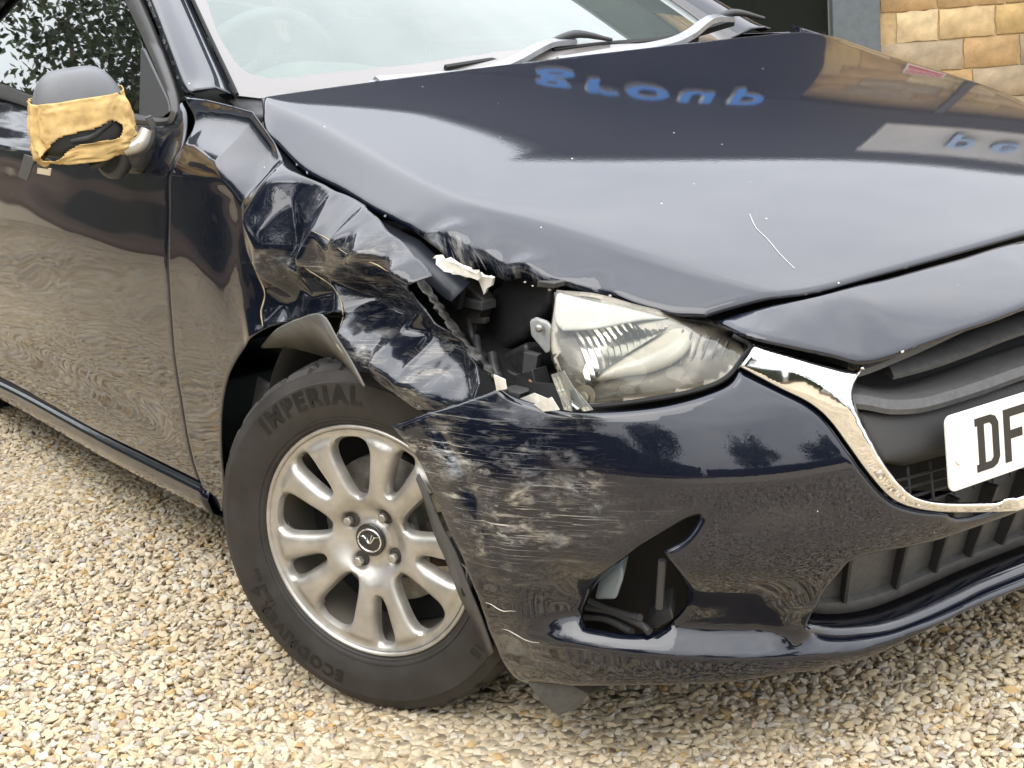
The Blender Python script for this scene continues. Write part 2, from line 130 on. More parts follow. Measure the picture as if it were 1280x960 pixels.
 'lamp_shell': [(1.0429, 0.7534), (1.0264, 0.7525), (1.01, 0.7519), (0.9935, 0.7511), (0.977, 0.7499), (0.9606, 0.7479), (0.9442, 0.7449), (0.9279, 0.7412), (0.9116, 0.737), (0.8951, 0.7327), (0.8785, 0.7286), (0.8614, 0.7247), (0.8441, 0.7209),
                (0.8267, 0.717), (0.8094, 0.7131), (0.7924, 0.7092), (0.7757, 0.7053), (0.7593, 0.7013), (0.7429, 0.6973), (0.7266, 0.6933), (0.7103, 0.6894), (0.7036, 0.6866), (0.6963, 0.6838), (0.6893, 0.6811), (0.6837, 0.6782), (0.6807, 0.6753),
                (0.6807, 0.6724), (0.683, 0.6695), (0.6869, 0.6665), (0.6917, 0.6633), (0.6966, 0.6597), (0.7015, 0.6553), (0.7069, 0.6504), (0.713, 0.6454), (0.72, 0.6406), (0.7282, 0.6366), (0.7378, 0.6334), (0.7485, 0.6307), (0.7602, 0.6284),
                (0.7726, 0.6264), (0.7855, 0.6245), (0.7992, 0.6228), (0.8137, 0.6213), (0.8289, 0.62), (0.8442, 0.6188), (0.8594, 0.6175), (0.8752, 0.6162), (0.8918, 0.6148), (0.9081, 0.6135), (0.9231, 0.6125), (0.9354, 0.6118), (0.9445, 0.6115),
                (0.9511, 0.6116), (0.9563, 0.6119), (0.9611, 0.6123), (0.9666, 0.6126), (0.9715, 0.6187), (0.9765, 0.6248), (0.9815, 0.6309), (0.9863, 0.6369), (0.9909, 0.643), (0.9954, 0.6492), (0.9998, 0.6555), (1.004, 0.6618), (1.0079, 0.6678),
                (1.0113, 0.6735), (1.0141, 0.6788), (1.0163, 0.6836), (1.0183, 0.6882), (1.0201, 0.693), (1.0219, 0.698), (1.0236, 0.7033), (1.0252, 0.7089), (1.0267, 0.7145), (1.0283, 0.7202), (1.0302, 0.7258), (1.0324, 0.7313), (1.035, 0.7368),
                (1.0376, 0.7424), (1.0403, 0.7479)],
 'lamp_trim': [(1.0429, 0.7534), (1.021, 0.7502), (0.999, 0.7472), (0.977, 0.7441), (0.9551, 0.7408), (0.9334, 0.737), (0.9119, 0.7327), (0.8905, 0.728), (0.8693, 0.723), (0.8481, 0.718), (0.8268, 0.713), (0.8359, 0.7136), (0.8446, 0.7142),
               (0.8535, 0.7148), (0.8629, 0.7152), (0.8732, 0.7153), (0.8845, 0.715), (0.8965, 0.7143), (0.9091, 0.7134), (0.9221, 0.7125), (0.9351, 0.7118), (0.9484, 0.7111), (0.962, 0.7105), (0.9759, 0.7099), (0.9898, 0.7094), (1.0036, 0.7088),
               (1.0078, 0.711), (1.0121, 0.7128), (1.0164, 0.7149), (1.0206, 0.7176), (1.0246, 0.7213), (1.0284, 0.7265), (1.0321, 0.7327), (1.0357, 0.7396), (1.0393, 0.7467)],
 'lens': [(1.0475, 0.7552), (1.0301, 0.7539), (1.0125, 0.7528), (0.995, 0.7517), (0.9777, 0.7501), (0.9606, 0.7479), (0.9439, 0.7448), (0.9276, 0.741), (0.9114, 0.7369), (0.8951, 0.7327), (0.8785, 0.7286), (0.8614, 0.7247), (0.8441, 0.7209),
          (0.8267, 0.717), (0.8094, 0.7131), (0.7924, 0.7092), (0.7757, 0.7053), (0.7593, 0.7013), (0.7429, 0.6973), (0.7266, 0.6933), (0.7103, 0.6894), (0.7036, 0.6866), (0.6963, 0.6838), (0.6893, 0.6809), (0.6837, 0.6781), (0.6807, 0.6753),
          (0.6807, 0.6727), (0.683, 0.6702), (0.6868, 0.6676), (0.6915, 0.6647), (0.6964, 0.6613), (0.7014, 0.6571), (0.7067, 0.6522), (0.7129, 0.6472), (0.7199, 0.6424), (0.7281, 0.6384), (0.7377, 0.6352), (0.7484, 0.6326), (0.7601, 0.6304),
          (0.7725, 0.6284), (0.7855, 0.6265), (0.7991, 0.6248), (0.8137, 0.6234), (0.8288, 0.6221), (0.8442, 0.6209), (0.8594, 0.6197), (0.8752, 0.6183), (0.8918, 0.6169), (0.9082, 0.6156), (0.9231, 0.6146), (0.9355, 0.6139), (0.9446, 0.6136),
          (0.9512, 0.6137), (0.9564, 0.614), (0.9612, 0.6144), (0.9668, 0.6146), (0.9691, 0.6183), (0.9714, 0.6219), (0.9737, 0.6255), (0.9762, 0.6292), (0.9789, 0.633), (0.982, 0.637), (0.9854, 0.641), (0.989, 0.6451), (0.9926, 0.6492),
          (0.9961, 0.6533), (0.9998, 0.6573), (1.0037, 0.6612), (1.0074, 0.6651), (1.011, 0.6692), (1.0141, 0.6735), (1.0168, 0.678), (1.0191, 0.6828), (1.0211, 0.6877), (1.023, 0.6927), (1.0249, 0.6979), (1.0266, 0.7032), (1.0281, 0.7087),
          (1.0296, 0.7143), (1.0313, 0.72), (1.0333, 0.7257), (1.0358, 0.7315), (1.0386, 0.7374), (1.0416, 0.7433), (1.0446, 0.7492)],
 'low_hole': [(0.2172, 0.36), (0.2647, 0.3595), (0.2962, 0.3588), (0.3183, 0.358), (0.3378, 0.3576), (0.3614, 0.3577), (0.3905, 0.3588), (0.4207, 0.3607), (0.4498, 0.3628), (0.4757, 0.3646), (0.4963, 0.3654), (0.5099, 0.365), (0.5181, 0.3639),
              (0.5231, 0.3623), (0.5273, 0.3606), (0.5331, 0.3591), (0.5419, 0.3492), (0.5511, 0.3396), (0.5601, 0.3298), (0.5684, 0.3197), (0.5754, 0.3087), (0.5807, 0.2968), (0.5846, 0.2842), (0.5879, 0.2711), (0.5909, 0.2579), (0.5943, 0.2449),
              (0.5898, 0.2417), (0.5858, 0.2384), (0.5816, 0.2351), (0.5762, 0.2319), (0.569, 0.2288), (0.5596, 0.2258), (0.5486, 0.2229), (0.5364, 0.2201), (0.5232, 0.2175), (0.5093, 0.2152), (0.4948, 0.2132), (0.4795, 0.2113), (0.4633, 0.2098),
              (0.4463, 0.2086), (0.4285, 0.2079), (0.4099, 0.2077), (0.3903, 0.2081), (0.3701, 0.2088), (0.3491, 0.2097), (0.3276, 0.2106), (0.3049, 0.2117), (0.2809, 0.213), (0.2566, 0.2144), (0.2329, 0.2158), (0.2108, 0.2169), (0.1928, 0.2177),
              (0.1784, 0.2185), (0.1636, 0.2191), (0.1445, 0.2196), (0.1171, 0.2199), (0.077, 0.2202), (0.0268, 0.2203), (-0.0268, 0.2203), (-0.077, 0.2202), (-0.1171, 0.2199), (-0.1445, 0.2196), (-0.1636, 0.2191), (-0.1784, 0.2185),
              (-0.1928, 0.2177), (-0.2108, 0.2169), (-0.2329, 0.2158), (-0.2566, 0.2144), (-0.2809, 0.213), (-0.3049, 0.2117), (-0.3276, 0.2106), (-0.3491, 0.2097), (-0.3701, 0.2088), (-0.3903, 0.2081), (-0.4099, 0.2077), (-0.4285, 0.2079),
              (-0.4463, 0.2086), (-0.4633, 0.2098), (-0.4795, 0.2113), (-0.4948, 0.2132), (-0.5093, 0.2152), (-0.5232, 0.2175), (-0.5364, 0.2201), (-0.5486, 0.2229), (-0.5596, 0.2258), (-0.569, 0.2288), (-0.5762, 0.2319), (-0.5816, 0.2351),
              (-0.5858, 0.2384), (-0.5898, 0.2417), (-0.5943, 0.2449), (-0.5909, 0.2579), (-0.5879, 0.2711), (-0.5846, 0.2842), (-0.5807, 0.2968), (-0.5754, 0.3087), (-0.5684, 0.3197), (-0.5601, 0.3298), (-0.5511, 0.3396), (-0.5419, 0.3492),
              (-0.5331, 0.3591), (-0.5273, 0.3606), (-0.5231, 0.3623), (-0.5181, 0.3639), (-0.5099, 0.365), (-0.4963, 0.3654), (-0.4757, 0.3646), (-0.4498, 0.3628), (-0.4207, 0.3607), (-0.3905, 0.3588), (-0.3614, 0.3577), (-0.3378, 0.3576),
              (-0.3183, 0.358), (-0.2962, 0.3588), (-0.2647, 0.3595), (-0.2172, 0.36), (-0.1442, 0.3602), (-0.0504, 0.3603), (0.0504, 0.3603), (0.1442, 0.3602)],
 'nose': [(0.5531, -0.5077), (0.564, -0.4849), (0.5754, -0.4625), (0.5866, -0.4399), (0.5967, -0.4164), (0.605, -0.3915), (0.6111, -0.3651), (0.6155, -0.3377), (0.6188, -0.3092), (0.6214, -0.2799), (0.624, -0.2497), (0.6263, -0.2185),
          (0.6282, -0.1861), (0.6297, -0.1531), (0.6309, -0.1197), (0.6319, -0.0865), (0.6328, -0.0509), (0.6334, -0.0125), (0.6338, 0.0248), (0.6339, 0.0569), (0.634, 0.08), (0.6339, 0.089), (0.6338, 0.0866), (0.6334, 0.0803), (0.6328, 0.0777),
          (0.6319, 0.0865), (0.6309, 0.1095), (0.6297, 0.1415), (0.6282, 0.1785), (0.6263, 0.216), (0.624, 0.2497), (0.6214, 0.2799), (0.6188, 0.3092), (0.6155, 0.3377), (0.6111, 0.3651), (0.605, 0.3915), (0.5967, 0.4164), (0.5866, 0.4399),
          (0.5754, 0.4625), (0.564, 0.4849), (0.5531, 0.5077), (0.5679, 0.5091), (0.583, 0.5113), (0.598, 0.5131), (0.6121, 0.5131), (0.6249, 0.5102), (0.6361, 0.5034), (0.6462, 0.4937), (0.6553, 0.4822), (0.6638, 0.4701), (0.672, 0.4586),
          (0.68, 0.447), (0.6878, 0.4345), (0.6949, 0.4221), (0.701, 0.4109), (0.706, 0.4019), (0.7093, 0.3957), (0.7111, 0.3915), (0.7121, 0.3885), (0.7129, 0.3859), (0.7141, 0.3826), (0.7183, 0.3712), (0.7226, 0.3603), (0.7268, 0.3491),
          (0.731, 0.3369), (0.735, 0.3227), (0.7389, 0.3063), (0.7427, 0.2881), (0.7464, 0.2687), (0.7499, 0.2487), (0.753, 0.2285), (0.7559, 0.2104), (0.7587, 0.1939), (0.7611, 0.1759), (0.7631, 0.1533), (0.7646, 0.123), (0.7655, 0.0805),
          (0.766, 0.028), (0.766, -0.028), (0.7655, -0.0805), (0.7646, -0.123), (0.7631, -0.1533), (0.7611, -0.1759), (0.7587, -0.1939), (0.7559, -0.2104), (0.753, -0.2285), (0.7499, -0.2487), (0.7464, -0.2687), (0.7427, -0.2881), (0.7389, -0.3063),
          (0.735, -0.3227), (0.731, -0.3369), (0.7268, -0.3491), (0.7226, -0.3603), (0.7183, -0.3712), (0.7141, -0.3826), (0.7129, -0.3859), (0.7121, -0.3885), (0.7111, -0.3915), (0.7093, -0.3957), (0.706, -0.4019), (0.701, -0.4109),
          (0.6949, -0.4221), (0.6878, -0.4345), (0.68, -0.447), (0.672, -0.4586), (0.6638, -0.4701), (0.6553, -0.4822), (0.6462, -0.4937), (0.6361, -0.5034), (0.6249, -0.5102), (0.6121, -0.5131), (0.598, -0.5131), (0.583, -0.5113),
          (0.5679, -0.5091)],
 'nose_pts': [(0.553, -0.5077, 0.7051), (0.605, -0.3915, 0.7233), (0.624, -0.2498, 0.7292), (0.632, -0.0866, 0.7357), (0.633, 0.0595, 0.7414), (0.625, -0.5102, 0.6937), (0.672, -0.4586, 0.6725), (0.706, -0.4019, 0.6507), (0.714, -0.3825, 0.6435),
              (0.735, -0.3227, 0.6486), (0.753, -0.2285, 0.6642), (0.765, -0.106, 0.6771), (0.642, -0.4284, 0.6989), (0.688, -0.319, 0.6895), (0.702, -0.1686, 0.7029), (0.708, -0.0346, 0.7107), (0.553, 0.5077, 0.7051), (0.605, 0.3915, 0.7233),
              (0.624, 0.2498, 0.7292), (0.625, 0.5102, 0.6937), (0.672, 0.4586, 0.6725), (0.706, 0.4019, 0.6507), (0.714, 0.3825, 0.6435), (0.735, 0.3227, 0.6486), (0.753, 0.2285, 0.6642), (0.642, 0.4284, 0.6989), (0.688, 0.319, 0.6895),
              (0.702, 0.1686, 0.7029)],
 'poly': {'airbox_base': [(0.0883, -0.63, 0.619), (0.1438, -0.63, 0.6075), (0.2494, -0.63, 0.6519), (0.2535, -0.63, 0.617), (0.2257, -0.63, 0.5739), (0.1567, -0.63, 0.5687), (0.1071, -0.63, 0.5844)],
          'airbox_lid': [(0.1241, -0.62, 0.704), (0.2141, -0.62, 0.7577), (0.275, -0.62, 0.7593), (0.32, -0.62, 0.7521), (0.3065, -0.62, 0.7102), (0.2326, -0.62, 0.6513), (0.1282, -0.62, 0.6058), (0.0724, -0.62, 0.6174)],
          'bolt': (0.0297, -0.7, 0.8242),
          'bonnet_scratch': [(0.3976890017968051, -0.2937693825229668), (0.4369182425725875, -0.3172597326784994), (0.47414290216867117, -0.32796726763457484), (0.5148311119974534, -0.3427253809934079), (0.55481967021787, -0.3528195061315018)],
          'bracket': [(0.3119, -0.66, 0.6973), (0.3295, -0.66, 0.7046), (0.3579, -0.66, 0.7023), (0.3692, -0.66, 0.6955), (0.3606, -0.66, 0.6581), (0.3497, -0.66, 0.6528), (0.3132, -0.66, 0.6755)],
          'cavity': [[(0.134, -0.69, 0.7557), (0.1848, -0.69, 0.7512), (0.1579, -0.69, 0.7), (0.1225, -0.69, 0.7161)], [(0.1354, -0.67, 0.7141), (0.1981, -0.67, 0.7142), (0.196, -0.67, 0.7), (0.1402, -0.67, 0.6993)],
                     [(0.1386, -0.665, 0.6801), (0.1955, -0.665, 0.6877), (0.1941, -0.665, 0.6786), (0.142, -0.665, 0.6715)], [(0.2673, -0.67, 0.6083), (0.3234, -0.67, 0.6274), (0.3334, -0.67, 0.5921), (0.2802, -0.67, 0.5752)],
                     [(0.2828, -0.655, 0.6454), (0.3189, -0.655, 0.6459), (0.306, -0.655, 0.6116), (0.2717, -0.655, 0.611)], [(0.3264, -0.65, 0.7591), (0.3672, -0.65, 0.7601), (0.3662, -0.65, 0.7517), (0.3209, -0.65, 0.7488)],
                     [(0.1949, -0.68, 0.6216), (0.2193, -0.68, 0.6025), (0.2042, -0.68, 0.5923), (0.1795, -0.68, 0.6114)], [(0.2776, -0.7, 0.5962), (0.3316, -0.7, 0.5982), (0.3259, -0.7, 0.5873), (0.2694, -0.7, 0.5848)]],
          'flange_a': [(0.1831, -0.8, 0.4653), (0.2093, -0.8, 0.4376), (0.2244, -0.79, 0.3866), (0.2432, -0.78, 0.343), (0.2557, -0.77, 0.2884), (0.2688, -0.76, 0.2362), (0.2773, -0.75, 0.1821)],
          'flange_b': [(0.1224, -0.77, 0.4366), (0.1219, -0.76, 0.4018), (0.1272, -0.75, 0.3421), (0.142, -0.74, 0.2926), (0.1537, -0.73, 0.2377), (0.1757, -0.72, 0.1857), (0.2122, -0.72, 0.1444)],
          'flaps': [[(-1.0314, -0.97, 0.924), (-0.9595, -0.97, 0.9208), (-1.0374, -0.97, 0.8696), (-1.1002, -0.97, 0.8743)], [(-0.949, -0.97, 0.9213), (-0.8684, -0.97, 0.9219), (-0.8884, -0.97, 0.9005), (-0.9594, -0.97, 0.9)],
                    [(-0.9525, -0.97, 0.9035), (-0.8674, -0.97, 0.9032), (-0.8793, -0.97, 0.8884), (-0.9651, -0.97, 0.8884)]],
          'fog_block': [(0.5081, -0.63, 0.2579), (0.5369, -0.63, 0.2906), (0.5709, -0.63, 0.3083), (0.5768, -0.63, 0.2929), (0.5385, -0.63, 0.2661)],
          'fog_tank': [(0.5134, -0.67, 0.3706), (0.519, -0.67, 0.3513), (0.4958, -0.67, 0.3076), (0.4399, -0.67, 0.291), (0.4634, -0.67, 0.3281)],
          'fog_tube': [[(0.403, -0.655, 0.2653), (0.4637, -0.655, 0.2771), (0.5301, -0.655, 0.2786), (0.5516, -0.655, 0.2729)], [(0.395, -0.655, 0.2472), (0.4523, -0.655, 0.2609), (0.5097, -0.655, 0.2598)],
                       [(0.5908, -0.655, 0.3935), (0.584, -0.655, 0.3558), (0.5772, -0.655, 0.3176)], [(0.4105, -0.655, 0.2779), (0.493, -0.655, 0.2822), (0.5311, -0.655, 0.2889)]],
          'frame_in': [(-1.2954, -0.6355, 1.2949), (-1.1274, -0.673, 1.2135), (-0.9903, -0.7024, 1.1495), (-0.8169, -0.7411, 1.0654), (-0.7197, -0.7639, 1.0159), (-0.6987, -0.7737, 0.9945), (-0.7278, -0.7781, 0.985), (-0.9212, -0.776, 0.9896),
                       (-1.2325, -0.7715, 0.9993), (-1.5883, -0.7646, 1.0144), (-1.874, -0.7531, 1.0393)],
          'frame_out': [(-1.2294, -0.6332, 1.2999), (-1.0501, -0.6741, 1.211), (-0.9129, -0.7059, 1.1419), (-0.7635, -0.7431, 1.0611), (-0.6896, -0.765, 1.0135), (-0.6751, -0.7782, 0.9849), (-0.7096, -0.7839, 0.9723), (-0.9049, -0.785, 0.97),
                        (-1.2091, -0.7835, 0.9733), (-1.5608, -0.7776, 0.9862), (-1.8392, -0.7687, 1.0054)],
          'frit_in': [(-0.9823, -0.5524), (-0.873, -0.5835), (-0.7846, -0.5978), (-0.7364, -0.5968), (-0.701, -0.5802), (-0.6694, -0.5436), (-0.6113, -0.4035), (-0.5708, -0.2593), (-0.5539, -0.0538), (-0.5581, 0.0522), (-0.5775, 0.1952)],
          'glass': [(-1.8759, -0.7523, 1.0412), (-1.59, -0.7637, 1.0162), (-1.2339, -0.7708, 1.0009), (-0.9225, -0.7753, 0.9911), (-0.866, -0.772, 0.9984), (-0.9527, -0.7185, 1.1146), (-0.9923, -0.7039, 1.1464), (-1.1274, -0.673, 1.2135),
                    (-1.2772, -0.6398, 1.2856)],
          'inner_panel': [(0.0387, -0.66, 0.743), (0.1236, -0.66, 0.7393), (0.1897, -0.66, 0.7152), (0.1378, -0.66, 0.6349), (0.1166, -0.66, 0.6212), (0.0756, -0.66, 0.6682), (0.0533, -0.66, 0.7117)],
          'liner_flap': [(-0.3549, -0.8, 0.5877), (-0.2153, -0.83, 0.6424), (-0.0931, -0.845, 0.6797), (0.0045, -0.85, 0.7015), (0.0489, -0.85, 0.6702), (0.0897, -0.85, 0.6391), (0.1144, -0.845, 0.6038), (-0.0081, -0.8, 0.591),
                         (-0.0812, -0.79, 0.5976), (-0.1456, -0.785, 0.599), (-0.2093, -0.785, 0.5978), (-0.2696, -0.785, 0.5945)],
          'mirror': [(-0.7863, -0.94, 1.0274), (-0.7764, -1.0, 1.0414), (-0.7174, -0.9, 1.0468), (-0.7489, -0.94, 1.0906), (-0.8315, -0.94, 0.9261), (-0.9054, -1.0, 0.9303), (-0.7287, -0.88, 0.9615), (-0.7438, -0.87, 0.9368)],
          'pillar_a': [(-1.1884, -0.6342, 1.2977), (-1.0219, -0.6746, 1.2101), (-0.8679, -0.7118, 1.129), (-0.7333, -0.7464, 1.0539), (-0.6644, -0.7588, 1.0269)],
          'pillar_b': [(-1.1614, -0.5479, 1.2913), (-1.0051, -0.5823, 1.2029), (-0.8691, -0.6115, 1.1238), (-0.7414, -0.6374, 1.0478), (-0.6828, -0.6495, 1.0122)],
          'pillar_m': [(-0.9857, -0.66, 1.2883), (-0.8818, -0.675, 1.2053), (-0.7971, -0.69, 1.1262), (-0.7127, -0.705, 1.0545), (-0.6611, -0.715, 1.0209)],
          'shards': [[(0.4699, -0.735, 0.6574), (0.4996, -0.735, 0.6679), (0.5445, -0.735, 0.6248), (0.5253, -0.735, 0.6168), (0.4855, -0.735, 0.6291)],
                     [(0.3964, -0.75, 0.6106), (0.445, -0.75, 0.6298), (0.4872, -0.75, 0.6268), (0.4584, -0.75, 0.6124)], [(0.5004, -0.745, 0.6372), (0.5241, -0.745, 0.6481), (0.5279, -0.745, 0.6172), (0.5092, -0.745, 0.616)],
                     [(0.4503, -0.755, 0.6155), (0.4951, -0.755, 0.6339), (0.5121, -0.755, 0.6187), (0.4729, -0.755, 0.6092)], [(0.4813, -0.73, 0.6514), (0.5109, -0.73, 0.6472), (0.5555, -0.73, 0.6213), (0.533, -0.73, 0.6149)],
                     [(0.4078, -0.79, 0.6585), (0.4358, -0.79, 0.6562), (0.4379, -0.79, 0.6428), (0.4127, -0.79, 0.6361)]],
          'strip_a': [(0.1733, -0.765, 0.7627), (0.2206, -0.765, 0.7253), (0.2608, -0.765, 0.6941), (0.3196, -0.77, 0.6675), (0.3713, -0.775, 0.6494), (0.4217, -0.78, 0.6332)],
          'strip_b': [(0.1726, -0.75, 0.7662), (0.2143, -0.75, 0.7378), (0.2591, -0.75, 0.7069), (0.3154, -0.755, 0.6795), (0.3743, -0.765, 0.6597), (0.4237, -0.77, 0.6384)],
          'torn_cream': [(0.1668, -0.735, 0.7941), (0.1967, -0.725, 0.7917), (0.2401, -0.715, 0.7799), (0.2648, -0.71, 0.7757), (0.254, -0.71, 0.7624), (0.2234, -0.72, 0.7668), (0.1962, -0.735, 0.7749)],
          'torn_tip': [(0.244, -0.7, 0.7693), (0.2871, -0.7, 0.7656), (0.2723, -0.7, 0.753), (0.2505, -0.7, 0.7395)],
          'tri': [(-0.8636, -0.7733, 0.9954), (-0.9527, -0.7185, 1.1146), (-0.9321, -0.72, 1.1114), (-0.7288, -0.7633, 1.0173), (-0.7038, -0.7731, 0.9958), (-0.7319, -0.7781, 0.9849), (-0.8538, -0.7788, 0.9835)],
          'under_flap': [(0.353, -0.7414, 0.15), (0.4338, -0.6799, 0.15), (0.3865, -0.6762, 0.1), (0.3691, -0.701, 0.09), (0.3717, -0.7274, 0.12)],
          'wiper1_arm': [(-0.47, -0.4452, 1.0153), (-0.475, -0.3206, 1.0105), (-0.48, -0.2052, 1.0085), (-0.5, -0.113, 1.022), (-0.52, -0.0375, 1.0411), (-0.54, 0.0182, 1.0494), (-0.55, 0.0838, 1.0472)],
          'wiper1_blade': [(-0.54, -0.2498, 1.0221), (-0.545, -0.1221, 1.0261), (-0.55, 0.0866, 1.0302), (-0.57, 0.2763, 1.0273), (-0.6, 0.4631, 1.0222)],
          'wiper2_arm': [(-0.47, -0.0145, 1.0128), (-0.475, 0.114, 1.0173), (-0.49, 0.2786, 1.0229), (-0.52, 0.3725, 1.0358), (-0.56, 0.4546, 1.056), (-0.58, 0.5035, 1.0632), (-0.6, 0.5742, 1.0563)],
          'wiper2_blade': [(-0.54, 0.0168, 1.0331), (-0.56, 0.1802, 1.0322), (-0.6, 0.3925, 1.0282), (-0.64, 0.6095, 1.0489)]},
 'ribs': [[(1.0068, 0.6869), (1.0002, 0.6796), (0.994, 0.6722), (0.9881, 0.6647), (0.9825, 0.6571), (0.9771, 0.6494), (0.9717, 0.6418)],
          [(1.0127, 0.7056), (0.9998, 0.6934), (0.9885, 0.6811), (0.978, 0.6683), (0.9684, 0.6552), (0.9596, 0.6421), (0.9509, 0.6286)],
          [(1.0111, 0.7156), (0.9968, 0.7033), (0.9843, 0.6909), (0.973, 0.6781), (0.9626, 0.6647), (0.9531, 0.6509), (0.9443, 0.6372)],
          [(0.9967, 0.7151), (0.9843, 0.7041), (0.9733, 0.6932), (0.9632, 0.6819), (0.9539, 0.6701), (0.9456, 0.6582), (0.9376, 0.6458)],
          [(0.9825, 0.7144), (0.972, 0.7049), (0.9625, 0.6953), (0.9537, 0.6856), (0.9455, 0.6753), (0.938, 0.6651), (0.9309, 0.6543)],
          [(0.9687, 0.7137), (0.9594, 0.705), (0.9508, 0.6962), (0.9428, 0.6872), (0.9356, 0.6781), (0.9287, 0.6687), (0.9221, 0.6591)],
          [(0.9553, 0.7128), (0.9472, 0.705), (0.9396, 0.6971), (0.9326, 0.689), (0.9258, 0.6805), (0.9194, 0.6722), (0.9134, 0.6637)],
          [(0.9422, 0.7116), (0.9351, 0.7045), (0.9286, 0.6975), (0.9222, 0.6901), (0.9161, 0.6827), (0.9104, 0.6755), (0.9047, 0.6679)],
          [(0.9298, 0.7112), (0.9235, 0.7048), (0.9177, 0.6985), (0.9121, 0.6921), (0.9065, 0.6856), (0.901, 0.6789), (0.8959, 0.6725)],
          [(0.9181, 0.7119), (0.9124, 0.7062), (0.9068, 0.7002), (0.9016, 0.6944), (0.8964, 0.6886), (0.8912, 0.6826), (0.8864, 0.6768)],
          [(0.9063, 0.7125), (0.9012, 0.7073), (0.8961, 0.702), (0.8912, 0.6968), (0.8864, 0.6916), (0.8817, 0.6864), (0.8772, 0.6811)],
          [(0.8946, 0.713), (0.8898, 0.7083), (0.8852, 0.7035), (0.8807, 0.6988), (0.8762, 0.6941), (0.8719, 0.6894), (0.8677, 0.6847)],
          [(0.8827, 0.7134), (0.8784, 0.7092), (0.8742, 0.705), (0.8703, 0.701), (0.8662, 0.6968), (0.8623, 0.6926), (0.8585, 0.6883)],
          [(0.8706, 0.7136), (0.8668, 0.7099), (0.863, 0.7061), (0.8595, 0.7026), (0.856, 0.6989), (0.8524, 0.6951), (0.849, 0.6914)],
          [(0.8582, 0.7132), (0.8551, 0.7101), (0.852, 0.707), (0.849, 0.704), (0.8458, 0.7007), (0.843, 0.6976), (0.8401, 0.6945)],
          [(0.8457, 0.7126), (0.8433, 0.7102), (0.8411, 0.708), (0.8388, 0.7056), (0.8364, 0.7032), (0.8344, 0.701), (0.8321, 0.6986)],
          [(0.8331, 0.7119), (0.8316, 0.7104), (0.8301, 0.7089), (0.8284, 0.7071), (0.8269, 0.7056), (0.8254, 0.7041), (0.824, 0.7026)],
          [(0.8203, 0.7111), (0.8195, 0.7102), (0.8188, 0.7095), (0.818, 0.7087), (0.8172, 0.7078), (0.8165, 0.7072), (0.8157, 0.7063)]],
 'shut': [(-0.6829, 1.0259), (-0.671, 1.0182), (-0.6586, 1.0105), (-0.6464, 1.0028), (-0.6353, 0.9951), (-0.6259, 0.9873), (-0.6184, 0.9798), (-0.6122, 0.9723), (-0.6072, 0.9648), (-0.6035, 0.9569), (-0.6008, 0.9486), (-0.5995, 0.9396),
          (-0.5996, 0.9299), (-0.6007, 0.9201), (-0.6024, 0.9103), (-0.6043, 0.901), (-0.6064, 0.8931), (-0.609, 0.8863), (-0.612, 0.8794), (-0.6153, 0.8707), (-0.6186, 0.8588), (-0.6221, 0.8429), (-0.6259, 0.824), (-0.6298, 0.8033),
          (-0.6337, 0.7822), (-0.6374, 0.7621), (-0.6408, 0.7434), (-0.6442, 0.725), (-0.6475, 0.7066), (-0.6509, 0.6876), (-0.6542, 0.6675), (-0.6576, 0.6461), (-0.6609, 0.6237), (-0.6642, 0.6007), (-0.6677, 0.5773), (-0.6715, 0.5539),
          (-0.6756, 0.5304), (-0.6799, 0.5067), (-0.6844, 0.4827), (-0.6892, 0.4585), (-0.6943, 0.434), (-0.7001, 0.4081), (-0.7068, 0.3808), (-0.7135, 0.3538), (-0.7195, 0.3286), (-0.7241, 0.3068), (-0.7269, 0.2893), (-0.7284, 0.2752),
          (-0.7291, 0.2629), (-0.7297, 0.2511), (-0.7307, 0.2383)],
 'wing_front': [(-0.4247, -0.73, 0.9989), (-0.3608, -0.742, 0.968), (-0.2714, -0.752, 0.9241), (-0.1482, -0.757, 0.8933), (-0.0907, -0.757, 0.8823), (0.0105, -0.755, 0.8642), (0.06, -0.757, 0.8479), (0.1312, -0.765, 0.8214), (0.1952, -0.77, 0.7976),
                (0.2286, -0.77, 0.777), (0.1774, -0.765, 0.7459), (0.2542, -0.77, 0.6868), (0.2961, -0.775, 0.6757), (0.3599, -0.785, 0.6389), (0.3616, -0.8, 0.6092), (0.314, -0.82, 0.6013), (0.2769, -0.825, 0.5859), (0.2243, -0.825, 0.5774),
                (0.1712, -0.83, 0.5952), (0.1022, -0.835, 0.6201), (0.0258, -0.835, 0.6574), (-0.0039, -0.835, 0.695), (-0.0259, -0.835, 0.6961), (-0.2558, -0.835, 0.6419)]}
